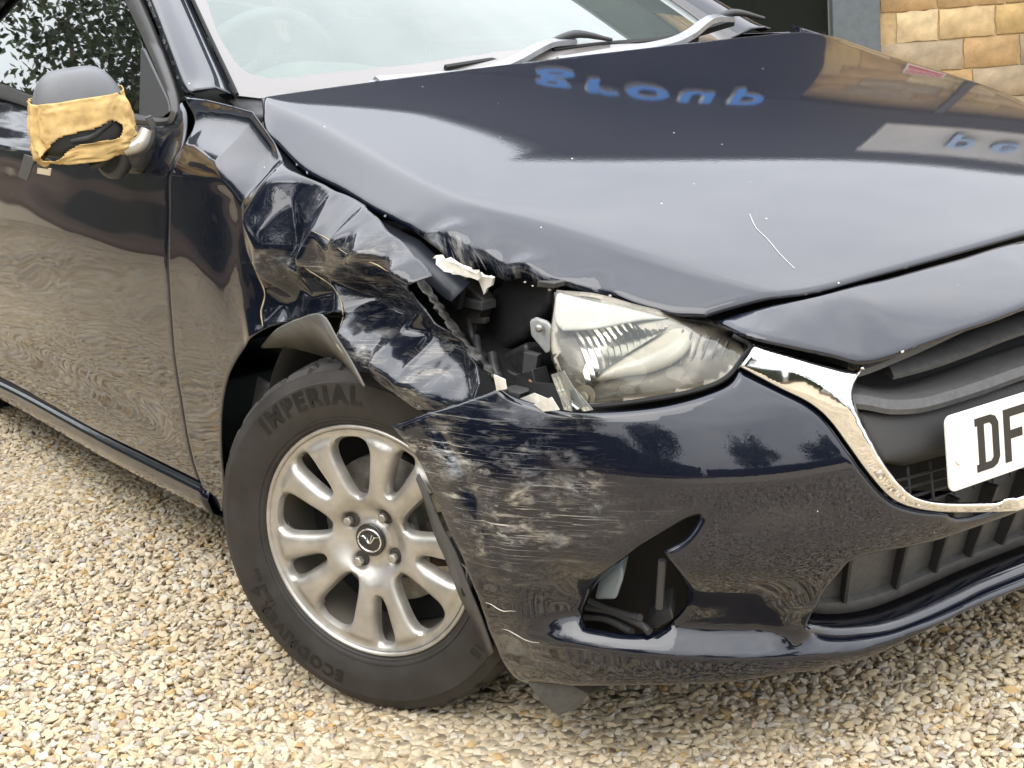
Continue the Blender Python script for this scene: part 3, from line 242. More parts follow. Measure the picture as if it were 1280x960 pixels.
# ---------------------------------------------------------------- surfaces of the car (metres, x forward, y to the car's left, z up)
def cr(xs, ys, x):
    """smooth 1-D interpolation through a table (monotone cubic)"""
    xs = np.asarray(xs, float); ys = np.asarray(ys, float); x = np.asarray(x, float)
    h = np.diff(xs); d = np.diff(ys) / h
    m = np.empty_like(ys); m[0] = d[0]; m[-1] = d[-1]
    w1 = 2 * h[1:] + h[:-1]; w2 = h[1:] + 2 * h[:-1]
    with np.errstate(divide='ignore', invalid='ignore'):
        hm = (w1 + w2) / (w1 / d[:-1] + w2 / d[1:])
    m[1:-1] = np.where(d[:-1] * d[1:] > 0, hm, 0.0)
    xc = np.clip(x, xs[0], xs[-1])
    i = np.clip(np.searchsorted(xs, xc, side='right') - 1, 0, len(h) - 1)
    t = (xc - xs[i]) / h[i]
    r = (ys[i] * (1 + 2 * t) * (1 - t) ** 2 + m[i] * h[i] * t * (1 - t) ** 2
         + ys[i + 1] * t * t * (3 - 2 * t) + m[i + 1] * h[i] * t * t * (t - 1))
    return r + np.where(x < xs[0], (x - xs[0]) * m[0], 0) + np.where(x > xs[-1], (x - xs[-1]) * m[-1], 0)

def sst(a, b, x):
    t = np.clip((np.asarray(x, float) - a) / (b - a), 0, 1)
    return t * t * (3 - 2 * t)

class TPS:
    """thin sheet through scattered points: third coordinate over the two given"""
    def __init__(s, pts, lam=1e-4):
        P = np.asarray(pts, float); s.c = P[:, :2]; n = len(P)
        d = np.linalg.norm(s.c[:, None] - s.c[None], axis=2)
        K = np.where(d > 0, d * d * np.log(np.maximum(d, 1e-9)), 0) + lam * np.eye(n)
        Q = np.hstack([np.ones((n, 1)), s.c])
        A = np.block([[K, Q], [Q.T, np.zeros((3, 3))]])
        s.w = np.linalg.solve(A, np.concatenate([P[:, 2], np.zeros(3)]))
    def __call__(s, a, b):
        a = np.asarray(a, float); b = np.asarray(b, float); sh = a.shape
        q = np.stack([a.ravel(), b.ravel()], 1)
        d = np.linalg.norm(q[:, None] - s.c[None], axis=2)
        K = np.where(d > 0, d * d * np.log(np.maximum(d, 1e-9)), 0)
        return (K @ s.w[:-3] + s.w[-3] + q @ s.w[-2:]).reshape(sh)

def BONNET(x, y):
    """bonnet: domed plateau, crease along each side, shoulder falling to the edge, buckled over the lamp on the right"""
    x = np.asarray(x, float); y = np.asarray(y, float)
    z = cr([-.60, -.47, -.25, 0, .25, .45, .62, .75], [1.058, 1.031, .985, .931, .869, .807, .743, .684], x) + (.03 * y - .05 * y * y) * (.12 + .88 * sst(-.52, .02, x))
    yc = cr([-.6, -.45, -.28, .097, .288, .475, .6, .7], [.72, .705, .675, .645, .575, .50, .425, .35], x)
    s = np.abs(y) - yc
    z = z - .44 * (np.sqrt(s * s + .012 ** 2) + s) / 2 - .9 * np.clip(s - .05, 0, 1) ** 2
    yd = cr([.05, .17, .25, .31, .38, .44, .6], [.738, .692, .671, .653, .628, .603, .545], x)
    dent = cr([.0, .10, .20, .28, .36, .45, .5], [0, .012, .050, .052, .036, 0, 0], np.clip(x, 0, .5))
    z = z - dent * sst(-.004, .016, -y - yd) * (y < 0)
    z = z + (.0055 * np.sin(x * 41 + 1.2) + .004 * np.sin(x * 88 + .4)) * sst(-.045, .004, -y - yd) * sst(.02, .10, x) * (1 - sst(.40, .48, x)) * (y < 0)
    return z
NOSE = TPS([(p[0], p[1], p[2]) for p in T['nose_pts']], 2e-5)

def bump_r(ph, z):
    """undamaged bumper: rounded plan, radius about the z axis"""
    a = cr([.14, .19, .24, .30, .42, .50, .58, .64, .70, .78], [.655, .69, .705, .735, .772, .768, .745, .712, .665, .56], z)
    b = cr([.14, .20, .30, .45, .58, .66, .72, .80], [.775, .80, .826, .842, .842, .825, .80, .75], z)
    a = np.maximum(a, .05); b = np.maximum(b, .05); n = 3.0
    c = np.abs(np.cos(ph)) / a; s_ = np.abs(np.sin(ph)) / b
    return (c ** n + s_ ** n) ** (-1 / n)

def side_y(x, z):
    """undamaged body side (wing and door): lateral position"""
    y = cr([.15, .22, .30, .42, .56, .70, .82, .885, .905, .93, .97, 1.0, 1.05],
           [-.775, -.797, -.815, -.832, -.843, -.842, -.832, -.828, -.822, -.806, -.785, -.768, -.735], z)
    x = np.asarray(x, float)
    return y + .05 * sst(.0, .5, x) + .02 * sst(-1.2, -2.2, x) + 0.006 * np.exp(-((z - .36) / .05) ** 2) * sst(-.75, -.95, x)

def screen_z(x, y):
    y = np.asarray(y, float)
    return 1.02 + .56 * (-.50 - .20 * (y / .66) ** 2 - x) - .05 * np.clip(-.5 - x, 0, 2) ** 2

LIPZ = ([0, .22, .48, .63, .82, 1.0, 1.1, 1.3], [.207, .205, .193, .214, .240, .258, .262, .268])
def win(a, b, c, d, x): return sst(a, b, x) * (1 - sst(c, d, x))
def bump_disp(ph, z):
    a = np.abs(ph); zl = np.interp(a, *LIPZ)
    dr = -.034 * win(.58, .70, .98, 1.10, a) * win(-.002, .036, .05, .16, z - zl)        # scoop round the fog lamp
    dr = dr - .024 * win(-.01, .0, .56, .64, a) * win(.0, .026, .04, .09, z - zl) - .0 * a
    dr = dr + .008 * (1 - sst(-.006, .006, z - zl)) * (1 - sst(1.0, 1.15, a))
    # pressed line above the grille corner, and the lamp-side shoulder
    # damage: right corner pulled off its clips, folded along a line and rippled
    dm = (ph > 0)
    dr = dr + dm * (.030 * sst(1.13, 1.36, ph) * win(.15, .35, .75, .8, z) + .014 * win(.98, 1.10, 1.16, 1.25, ph) * win(.2, .3, .5, .62, z))
    return dr
# ---------------------------------------------------------------- materials
MATS = {}
def N(nt, typ, **kw):
    n = nt.nodes.new(typ)
    for k, v in kw.items():
        if k.startswith('i_'): n.inputs[k[2:].replace('_', ' ')].default_value = v
        else: setattr(n, k, v)
    return n
def mat(name, base=(.5, .5, .5), rough=.5, metal=0, coat=0, spec=.5, trans=0, ior=1.5, alpha=1):
    if name in MATS: return MATS[name]
    m = bpy.data.materials.new(name); m.use_nodes = True; MATS[name] = m
    b = m.node_tree.nodes['Principled BSDF']
    b.inputs['Base Color'].default_value = (*base, 1); b.inputs['Roughness'].default_value = rough
    b.inputs['Metallic'].default_value = metal; b.inputs['Coat Weight'].default_value = coat; b.inputs['Coat Roughness'].default_value = .02
    b.inputs['Specular IOR Level'].default_value = spec; b.inputs['Transmission Weight'].default_value = trans; b.inputs['IOR'].default_value = ior
    b.inputs['Alpha'].default_value = alpha
    return m
def bs(m): return m.node_tree.nodes['Principled BSDF']
def grain(m, scale=40, amount=.25, bump=.2, dist=.002, rough_var=.15, dark=.5, coords='Object', stretch=(1, 1, 1), detail=6):
    """uneven colour, gloss and fine relief on a plain material"""
    nt = m.node_tree; b = bs(m); L = nt.links.new
    tc = N(nt, 'ShaderNodeTexCoord'); mp = N(nt, 'ShaderNodeMapping'); mp.inputs['Scale'].default_value = stretch
    no = N(nt, 'ShaderNodeTexNoise', i_Scale=scale, i_Detail=detail, i_Roughness=.6)
    L(tc.outputs[coords], mp.inputs[0]); L(mp.outputs[0], no.inputs['Vector'])
    c = tuple(b.inputs['Base Color'].default_value)
    rp = N(nt, 'ShaderNodeValToRGB'); e = rp.color_ramp.elements
    e[0].position = .3; e[0].color = tuple(x * (1 - amount * dark * 2) for x in c[:3]) + (1,)
    e[1].position = .7; e[1].color = tuple(min(1, x * (1 + amount)) for x in c[:3]) + (1,)
    L(no.outputs['Fac'], rp.inputs[0]); L(rp.outputs[0], b.inputs['Base Color'])
    r = b.inputs['Roughness'].default_value
    mr = N(nt, 'ShaderNodeMapRange'); mr.inputs['To Min'].default_value = max(0, r - rough_var); mr.inputs['To Max'].default_value = min(1, r + rough_var)
    L(no.outputs['Fac'], mr.inputs[0]); L(mr.outputs[0], b.inputs['Roughness'])
    if bump:
        bu = N(nt, 'ShaderNodeBump', i_Strength=bump, i_Distance=dist); L(no.outputs['Fac'], bu.inputs['Height']); L(bu.outputs[0], b.inputs['Normal'])
    return m

def paint(name, scuff=False):
    m = mat(name, (.0022, .0038, .0105), .3, 0, 1.0)
    nt = m.node_tree; b = bs(m); L = nt.links.new
    b.inputs['Coat Roughness'].default_value = .012; b.inputs['Coat IOR'].default_value = 1.62; b.inputs['Specular IOR Level'].default_value = .08
    tc = N(nt, 'ShaderNodeTexCoord')
    # specks of dust and grit lying on the lacquer
    vo = N(nt, 'ShaderNodeTexVoronoi', i_Scale=26.0); L(tc.outputs['Object'], vo.inputs['Vector'])
    gate = N(nt, 'ShaderNodeMath', operation='GREATER_THAN'); sep = N(nt, 'ShaderNodeSeparateColor'); L(vo.outputs['Color'], sep.inputs[0])
    L(sep.outputs[0], gate.inputs[0]); gate.inputs[1].default_value = .62
    sz = N(nt, 'ShaderNodeMath', operation='MULTIPLY'); L(sep.outputs[1], sz.inputs[0]); sz.inputs[1].default_value = .055
    lt = N(nt, 'ShaderNodeMath', operation='LESS_THAN'); L(vo.outputs['Distance'], lt.inputs[0]); L(sz.outputs[0], lt.inputs[1])
    dot = N(nt, 'ShaderNodeMath', operation='MULTIPLY'); L(gate.outputs[0], dot.inputs[0]); L(lt.outputs[0], dot.inputs[1])
    film = N(nt, 'ShaderNodeTexNoise', i_Scale=3.0, i_Detail=8, i_Roughness=.7); L(tc.outputs['Object'], film.inputs['Vector'])
    fm = N(nt, 'ShaderNodeMapRange'); fm.inputs['From Min'].default_value = .4; fm.inputs['From Max'].default_value = .8; fm.inputs['To Max'].default_value = .004; L(film.outputs['Fac'], fm.inputs[0])
    dirt = N(nt, 'ShaderNodeMath', operation='MAXIMUM'); L(dot.outputs[0], dirt.inputs[0]); L(fm.outputs[0], dirt.inputs[1])
    fac = dirt.outputs[0]
    if scuff:
        at = N(nt, 'ShaderNodeAttribute', attribute_name='scuff'); uv = N(nt, 'ShaderNodeUVMap', uv_map='dom')
        def streak(sx, sy, lo, hi, det=8, rot=0):
            mp = N(nt, 'ShaderNodeMapping'); mp.inputs['Scale'].default_value = (sx, sy, 1); mp.inputs['Rotation'].default_value = (0, 0, rot); L(uv.outputs[0], mp.inputs[0])
            n = N(nt, 'ShaderNodeTexNoise', i_Scale=1.0, i_Detail=det, i_Roughness=.72, i_Distortion=.35); L(mp.outputs[0], n.inputs['Vector'])
            r = N(nt, 'ShaderNodeMapRange'); r.inputs['From Min'].default_value = lo; r.inputs['From Max'].default_value = hi; L(n.outputs['Fac'], r.inputs[0]); return r.outputs[0]
        a = streak(12, 70, .52, .66, 9, -.16); c = streak(22, 60, .57, .68, 10, -.3); d = streak(6, 330, .58, .66, 3, -.06); g2 = streak(8, 13, .40, .58, 6, .2); sm = streak(15, 30, .50, .62, 10, -.45); g3 = streak(6, 10, .50, .62, 5, .8)
        mxa = N(nt, 'ShaderNodeMath', operation='MAXIMUM'); L(a, mxa.inputs[0]); L(d, mxa.inputs[1])
        mxb = N(nt, 'ShaderNodeMath', operation='MAXIMUM'); L(mxa.outputs[0], mxb.inputs[0]); L(c, mxb.inputs[1])
        # region mask grows ragged edges from the noise itself
        cl_ = N(nt, 'ShaderNodeMath', operation='MULTIPLY'); L(mxb.outputs[0], cl_.inputs[0]); L(g2, cl_.inputs[1])
        s3 = N(nt, 'ShaderNodeMath', operation='MULTIPLY'); L(sm, s3.inputs[0]); L(g3, s3.inputs[1]); cm = N(nt, 'ShaderNodeMath', operation='MAXIMUM'); L(cl_.outputs[0], cm.inputs[0]); L(s3.outputs[0], cm.inputs[1])
        th = N(nt, 'ShaderNodeMath', operation='MULTIPLY'); L(cm.outputs[0], th.inputs[0]); L(at.outputs['Fac'], th.inputs[1])
        sc = N(nt, 'ShaderNodeMath', operation='MAXIMUM'); L(th.outputs[0], sc.inputs[0]); L(fac, sc.inputs[1]); fac = sc.outputs[0]
        bare = N(nt, 'ShaderNodeTexNoise', i_Scale=18.0, i_Detail=3); L(tc.outputs['Object'], bare.inputs['Vector'])
        rp = N(nt, 'ShaderNodeValToRGB'); rp.color_ramp.elements[0].position = .4; rp.color_ramp.elements[0].color = (.42, .43, .44, 1)
        rp.color_ramp.elements[1].position = .62; rp.color_ramp.elements[1].color = (.62, .56, .44, 1); L(bare.outputs['Fac'], rp.inputs[0])
        # fine hazing of the lacquer round the scuffs
        hz = N(nt, 'ShaderNodeMath', operation='MULTIPLY_ADD'); L(at.outputs['Fac'], hz.inputs[0]); hz.inputs[1].default_value = .16; hz.inputs[2].default_value = .012
        L(hz.outputs[0], b.inputs['Coat Roughness'])
        dcol = rp.outputs[0]
    else:
        dc = N(nt, 'ShaderNodeRGB'); dc.outputs[0].default_value = (.55, .52, .46, 1); dcol = dc.outputs[0]
    mix = N(nt, 'ShaderNodeMix', data_type='RGBA'); L(fac, mix.inputs[0]); mix.inputs[6].default_value = (.0022, .0038, .0105, 1); L(dcol, mix.inputs[7]); L(mix.outputs[2], b.inputs['Base Color'])
    inv = N(nt, 'ShaderNodeMath', operation='SUBTRACT'); inv.inputs[0].default_value = 1; L(fac, inv.inputs[1])
    L(inv.outputs[0], b.inputs['Coat Weight'])
    mm = N(nt, 'ShaderNodeMath', operation='MULTIPLY'); L(inv.outputs[0], mm.inputs[0]); mm.inputs[1].default_value = 0.0; L(mm.outputs[0], b.inputs['Metallic'])
    rr = N(nt, 'ShaderNodeMath', operation='MULTIPLY_ADD'); L(fac, rr.inputs[0]); rr.inputs[1].default_value = .45; rr.inputs[2].default_value = .32; L(rr.outputs[0], b.inputs['Roughness'])
    # orange peel
    pe = N(nt, 'ShaderNodeTexNoise', i_Scale=260.0, i_Detail=1); L(tc.outputs['Object'], pe.inputs['Vector'])
    bu = N(nt, 'ShaderNodeBump', i_Strength=.02, i_Distance=.001); L(pe.outputs['Fac'], bu.inputs['Height']); L(bu.outputs[0], b.inputs['Coat Normal'])
    return m
M_PAINT = paint('navy_paint'); M_SCUFF = paint('navy_paint_scuffed', True)
M_PLASTIC = grain(mat('black_plastic', (.034, .034, .035), .42), 120, .3, .15, .0006)
M_GREYPL = grain(mat('grey_plastic', (.075, .074, .072), .55), 90, .25, .2, .0008)
M_DARK = mat('dark_cavity', (.008, .008, .008), .8)
M_RUBBER = grain(mat('tyre_rubber', (.028, .025, .022), .6, spec=.38), 14, .4, .12, .001)
M_LETTER = mat('tyre_lettering', (.006, .006, .006), .42)
M_CHROME = grain(mat('chrome', (.82, .82, .82), .05, 1), 6, .06, 0, 0, .03)
M_CREAM = grain(mat('bare_plastic', (.62, .59, .52), .5), 50, .2, .2, .001)
M_RIM = grain(mat('alloy', (.47, .45, .41), .42, .75, .1), 18, .22, .05, .0006, .1)
M_STEEL = grain(mat('steel', (.42, .40, .36), .42, .8), 40, .35, .1, .0005)
M_RUST = grain(mat('rusty_iron', (.12, .085, .06), .75, .3), 60, .5, .2, .001)
M_WHITE = grain(mat('plate_white', (.72, .70, .64), .28, coat=.5), 5, .05, 0, 0, .05)
M_BLACKINK = mat('plate_ink', (.012, .012, .012), .35)
M_PAPER = grain(mat('masking_paper', (.58, .40, .17), .8, spec=.2), 30, .28, .35, .002)
M_PLATEGREY = grain(mat('silver_arm', (.30, .31, .33), .32, .5), 60, .15, .05, .0004)

def hatch():
    m = mat('hatched_plastic', (.03, .029, .028), .45); nt = m.node_tree; b = bs(m); L = nt.links.new
    tc = N(nt, 'ShaderNodeTexCoord'); mp = N(nt, 'ShaderNodeMapping'); mp.inputs['Rotation'].default_value = (.785, 0, 0); L(tc.outputs['Object'], mp.inputs[0])
    w = N(nt, 'ShaderNodeTexWave', i_Scale=130.0, i_Distortion=0.0); w.bands_direction = 'Y'; L(mp.outputs[0], w.inputs['Vector'])
    bu = N(nt, 'ShaderNodeBump', i_Strength=.6, i_Distance=.001); L(w.outputs['Fac'], bu.inputs['Height']); L(bu.outputs[0], b.inputs['Normal'])
    return m
M_HATCH = hatch()

def glass(name, tint, dust_haze, dust_haze_col=(.7, .75, .72), rough=.01, ior=1.5, gain=1.7):
    """thin pane: clear or tinted sheet with a skin of dust and painted haze, reflecting by angle"""
    m = bpy.data.materials.new(name); m.use_nodes = True; MATS[name] = m; nt = m.node_tree; nt.nodes.clear(); L = nt.links.new
    o = N(nt, 'ShaderNodeOutputMaterial'); tr = N(nt, 'ShaderNodeBsdfTransparent'); tr.inputs[0].default_value = (*tint, 1)
    gl = N(nt, 'ShaderNodeBsdfGlossy'); gl.inputs['Roughness'].default_value = rough; gl.inputs[0].default_value = (.96, 1, .98, 1)
    df = N(nt, 'ShaderNodeBsdfDiffuse'); df.inputs[0].default_value = (*dust_haze_col, 1)
    fr = N(nt, 'ShaderNodeFresnel'); fr.inputs[0].default_value = ior
    no = N(nt, 'ShaderNodeTexNoise', i_Scale=5.0, i_Detail=7, i_Roughness=.7); tc = N(nt, 'ShaderNodeTexCoord'); L(tc.outputs['Object'], no.inputs['Vector'])
    mr = N(nt, 'ShaderNodeMapRange'); mr.inputs['To Min'].default_value = dust_haze * .6; mr.inputs['To Max'].default_value = dust_haze * 1.4; L(no.outputs['Fac'], mr.inputs[0])
    m1 = N(nt, 'ShaderNodeMixShader'); L(mr.outputs[0], m1.inputs[0]); L(tr.outputs[0], m1.inputs[1]); L(df.outputs[0], m1.inputs[2])
    dbl = N(nt, 'ShaderNodeMath', operation='MULTIPLY'); dbl.use_clamp = True; L(fr.outputs[0], dbl.inputs[0]); dbl.inputs[1].default_value = gain
    m2 = N(nt, 'ShaderNodeMixShader'); L(dbl.outputs[0], m2.inputs[0]); L(m1.outputs[0], m2.inputs[1]); L(gl.outputs[0], m2.inputs[2]); L(m2.outputs[0], o.inputs[0])
    return m
M_SCREEN = glass('windscreen_glass', (.66, .80, .72), .12, (.70, .82, .75))  # mint film also paints the washed-out sky brightness into the windscreen
M_SIDE = glass('side_glass', (.22, .27, .24), .01)
M_LENS = glass('lamp_lens', (.98, .98, .96), .012, (.70, .66, .56), .02, 1.45, 1.0)
M_SHARD = glass('broken_lens', (.85, .86, .84), .22, (.75, .75, .70), .05)

# ---------------------------------------------------------------- mesh helpers
def link(name, me, parent=None, m=None):
    o = bpy.data.objects.new(name, me); COL.objects.link(o)
    if parent is not None: o.parent = parent
    if m is not None: me.materials.append(m)
    return o
def mesh(name, V, F, m=None, parent=None, smooth=True, sharp=None):
    me = bpy.data.meshes.new(name); me.from_pydata([tuple(map(float, v)) for v in V], [], [tuple(map(int, f)) for f in F]); me.update()
    if smooth:
        me.shade_smooth()
        if sharp: me.set_sharp_from_angle(angle=math.radians(sharp))
    return link(name, me, parent, m)
def tag(o, label, cat, group=None, kind=None):
    if label: o['label'] = label
    if cat: o['category'] = cat
    if group: o['group'] = group
    if kind: o['kind'] = kind
    return o
def empty(name, loc=(0, 0, 0)):
    o = bpy.data.objects.new(name, None); COL.objects.link(o); o.location = loc; o.empty_display_size = .2; return o
def inside(poly, P):
    poly = np.asarray(poly); x, y = P[:, 0], P[:, 1]; r = np.zeros(len(P), bool)
    x0, y0 = poly[:, 0], poly[:, 1]; x1, y1 = np.roll(x0, -1), np.roll(y0, -1)
    for a, b, c, d in zip(x0, y0, x1, y1):
        if b == d: continue
        k = ((b > y) != (d > y)); r ^= k & (x < (c - a) * (y - b) / (d - b) + a)
    return r
def seg_dist(P, poly, closed=True):
    A = np.asarray(poly, float); B = np.roll(A, -1, 0)
    if not closed: A, B = A[:-1], B[:-1]
    best = np.full(len(P), 1e9)
    for a, b in zip(A, B):
        d = b - a; L2 = max(d @ d, 1e-12); t = np.clip(((P - a) @ d) / L2, 0, 1)
        best = np.minimum(best, np.hypot(*(P - a - t[:, None] * d).T))
    return best
def resample(poly, step, closed=True):
    A = np.asarray(poly, float)
    if closed: A = np.vstack([A, A[:1]])
    out = []
    for a, b in zip(A[:-1], A[1:]):
        n = max(1, int(np.ceil(np.linalg.norm(b - a) / step)))
        out += [a + (b - a) * k / n for k in range(n)]
    if not closed: out.append(A[-1])
    return np.array(out)
def fill(loops, step, rings=()):
    """triangulated flat region bounded by the first loop, with the other loops as holes"""
    pts = []; edges = []; ring = []
    for l in loops:
        r = resample(l, step * .7); keep = [0]
        for i in range(1, len(r)):
            if np.linalg.norm(r[i] - r[keep[-1]]) > step * .2: keep.append(i)
        r = r[keep]; n = len(pts); k = len(r); pts += list(r); edges += [(n + i, n + (i + 1) % k) for i in range(k)]
        if rings:
            t = np.roll(r, -1, 0) - np.roll(r, 1, 0); t /= np.maximum(np.linalg.norm(t, axis=1)[:, None], 1e-9); nn = np.stack([-t[:, 1], t[:, 0]], 1)
            ring += [(r + s * nn * o, o) for o in rings for s in (1, -1)]
    O = np.asarray(loops[0]); lo, hi = O.min(0), O.max(0)
    gx = np.arange(lo[0], hi[0], step); gy = np.arange(lo[1], hi[1], step * .866)
    G = np.array([(x + (step / 2 if j % 2 else 0), y) for j, y in enumerate(gy) for x in gx])
    k = inside(O, G)
    for h in loops[1:]: k &= ~inside(h, G)
    G = G[k]; dd = np.full(len(G), 1e9)
    for l in loops: dd = np.minimum(dd, seg_dist(G, l))
    G = G[dd > step * .45 + (max(rings) if rings else 0)]
    for R, o in ring:
        k = inside(O, R)
        for h in loops[1:]: k &= ~inside(h, R)
        R = R[k]; dd = np.full(len(R), 1e9)
        for l in loops: dd = np.minimum(dd, seg_dist(R, l))
        G = np.vstack([G, R[dd > o * .9]])
    allp = pts + list(G)
    v, e, f, *_ = delaunay_2d_cdt([Vector((p[0], p[1])) for p in allp], edges, [], 0, 1e-7)
    V = np.array([(p.x, p.y) for p in v]); F = np.array([t for t in f if len(t) == 3])
    c = V[F].mean(1); k = inside(O, c)
    for h in loops[1:]: k &= ~inside(h, c)
    return V, F[k]
def panel(name, fn, loops, step, m, parent, outward, thick=.0025, roll=.004, rollw=.007, sx=1.0, uvs=False, attr=None, disp=None):
    """trimmed sheet: loops in the sheet's own two coordinates (first scaled by sx to metres), fn maps them to space"""
    S = np.array([sx, 1.0]); L = [np.asarray(l, float) * S for l in loops]
    V, F = fill(L, step, (rollw * .3, rollw * .65, rollw * 1.05) if roll else ())
    d = np.full(len(V), 1e9)
    for l in L: d = np.minimum(d, seg_dist(V, l))
    P = fn(V[:, 0] / sx, V[:, 1], d)
    n = np.cross(P[F[:, 1]] - P[F[:, 0]], P[F[:, 2]] - P[F[:, 0]])
    if (n.sum(0) @ np.asarray(outward)) < 0: F = F[:, ::-1]; n = -n
    if roll:
        vn = np.zeros_like(P)
        for k in range(3): np.add.at(vn, F[:, k], n)
        vn /= np.maximum(np.linalg.norm(vn, axis=1)[:, None], 1e-12)
        P = P - vn * (roll * np.clip(1 - d / rollw, 0, 1) ** 2)[:, None]
    o = mesh(name, P, F, m, parent); me = o.data
    if uvs:
        uv = me.uv_layers.new(name='dom'); idx = np.empty(len(me.loops), int); me.loops.foreach_get('vertex_index', idx)
        uv.data.foreach_set('uv', V[idx].ravel())
    if attr is not None:
        a = me.attributes.new('scuff', 'FLOAT', 'POINT'); a.data.foreach_set('value', attr(V[:, 0] / sx, V[:, 1]).astype(np.float32))
    if thick:
        s = o.modifiers.new('thickness', 'SOLIDIFY'); s.thickness = thick; s.offset = -1
    return o
def tube(name, pts, r, m, parent=None, seg=8, smooth_path=True, cap=True):
    P = np.array(pts, float)
    if smooth_path and len(P) > 2: P = spline(P, 6)
    rr = np.interp(np.linspace(0, 1, len(P)), np.linspace(0, 1, len(np.atleast_1d(r))), np.atleast_1d(r))
    V = []; F = []
    T0 = np.gradient(P, axis=0); up = np.array([0, 0, 1.])
    for p, t, q in zip(P, T0, rr):
        t = t / np.linalg.norm(t); a = np.cross(t, up)
        if np.linalg.norm(a) < 1e-3: a = np.cross(t, [1, 0, 0])
        a /= np.linalg.norm(a); b = np.cross(a, t)
        for k in range(seg):
            th = 2 * math.pi * k / seg; V.append(p + q * (math.cos(th) * a + math.sin(th) * b))
    n = len(P)
    for i in range(n - 1):
        for k in range(seg): F.append((i * seg + k, i * seg + (k + 1) % seg, (i + 1) * seg + (k + 1) % seg, (i + 1) * seg + k))
    if cap: F.append(tuple(range(seg))[::-1]); F.append(tuple((n - 1) * seg + k for k in range(seg)))
    return mesh(name, V, F, m, parent, sharp=50)
def spline(P, n=8, closed=False):
    P = np.asarray(P, float); m = len(P); out = []
    for i in range(m if closed else m - 1):
        p1, p2 = P[i], P[(i + 1) % m]; p0 = P[i - 1] if closed or i > 0 else 2 * p1 - p2; p3 = P[(i + 2) % m] if closed or i < m - 2 else 2 * p2 - p1
        for t in np.arange(n) / n:
            out.append(.5 * (2 * p1 + (p2 - p0) * t + (2 * p0 - 5 * p1 + 4 * p2 - p3) * t * t + (3 * p1 - p0 - 3 * p2 + p3) * t ** 3))
    if not closed: out.append(P[-1])
    return np.array(out)
def grid(name, rows, m, parent=None, thick=.003, sharp=None, offset=-1):
    """sheet through rows of points (each row the same count)"""
    R = np.array(rows, float); a, b = R.shape[:2]
    F = [(i * b + j, i * b + j + 1, (i + 1) * b + j + 1, (i + 1) * b + j) for i in range(a - 1) for j in range(b - 1)]
    o = mesh(name, R.reshape(-1, 3), F, m, parent, sharp=sharp)
    if thick:
        s = o.modifiers.new('thickness', 'SOLIDIFY'); s.thickness = thick; s.offset = offset
    return o
def prism(name, pts, vec, m, parent=None, bevel=.004, puff=0):
    """polygon extruded along a vector, edges bevelled"""
    P = np.array(pts, float); n = len(P); v = np.array(vec, float)
    V = list(P) + list(P + v); F = [tuple(range(n)), tuple(range(2 * n - 1, n - 1, -1))] + [(i, n + i, n + (i + 1) % n, (i + 1) % n) for i in range(n)]
    o = mesh(name, V, F, m, parent, sharp=40)
    import bmesh
    bm = bmesh.new(); bm.from_mesh(o.data); bmesh.ops.recalc_face_normals(bm, faces=bm.faces); bm.to_mesh(o.data); bm.free()
    if bevel:
        b = o.modifiers.new('bevel', 'BEVEL'); b.width = bevel; b.segments = 3; b.limit_method = 'ANGLE'
    return o
def box(name, lo, hi, m, parent=None, bevel=.01):
    x0, y0, z0 = lo; x1, y1, z1 = hi
    return prism(name, [(x0, y0, z0), (x1, y0, z0), (x1, y1, z0), (x0, y1, z0)], (0, 0, z1 - z0), m, parent, bevel)
def lathe(name, prof, m, parent=None, seg=64, sharp=35):
    """profile of (radius, axial) turned about local y (wheel axle); closed profile not assumed"""
    V = []; F = []; n = len(prof)
    for k in range(seg):
        t = 2 * math.pi * k / seg; c, s = math.cos(t), math.sin(t)
        V += [(r * c, a, r * s) for r, a in prof]
    for k in range(seg):
        q = (k + 1) % seg
        for i in range(n - 1): F.append((k * n + i, k * n + i + 1, q * n + i + 1, q * n + i))
    return mesh(name, V, F, m, parent, sharp=sharp)
def text_mesh(s, size, extrude=0.0, bold=0.0, shear=0.0, space=1.0):
    cu = bpy.data.curves.new('txt', 'FONT'); cu.body = s; cu.size = size; cu.extrude = extrude; cu.offset = bold; cu.shear = shear; cu.space_character = space
    cu.align_x = 'CENTER'; cu.resolution_u = 4
    o = bpy.data.objects.new('txt', cu); COL.objects.link(o)
    dg = bpy.context.evaluated_depsgraph_get(); me = bpy.data.meshes.new_from_object(o.evaluated_get(dg))
    bpy.data.objects.remove(o); bpy.data.curves.remove(cu); me.materials.clear()
    return me
def fbm(p, s=1.0, o=4):
    return noise.fractal(Vector(p) * s, 1.0, 2.0, o)
POLY = T['poly']
# ---------------------------------------------------------------- ground and gravel
def ground_mat():
    m = mat('gravel_bed', (.40, .33, .23), .9); nt = m.node_tree; b = bs(m); L = nt.links.new
    tc = N(nt, 'ShaderNodeTexCoord'); vo = N(nt, 'ShaderNodeTexVoronoi', i_Scale=42.0); L(tc.outputs['Object'], vo.inputs['Vector'])
    sp = N(nt, 'ShaderNodeSeparateColor'); L(vo.outputs['Color'], sp.inputs[0])
    rp = N(nt, 'ShaderNodeValToRGB'); rp.color_ramp.elements[0].color = (.40, .31, .19, 1); rp.color_ramp.elements[1].color = (.62, .53, .38, 1); L(sp.outputs[0], rp.inputs[0]); L(rp.outputs[0], b.inputs['Base Color'])
    bu = N(nt, 'ShaderNodeBump', i_Strength=1.0, i_Distance=.02); bu.invert = True; L(vo.outputs['Distance'], bu.inputs['Height']); L(bu.outputs[0], b.inputs['Normal'])
    return m
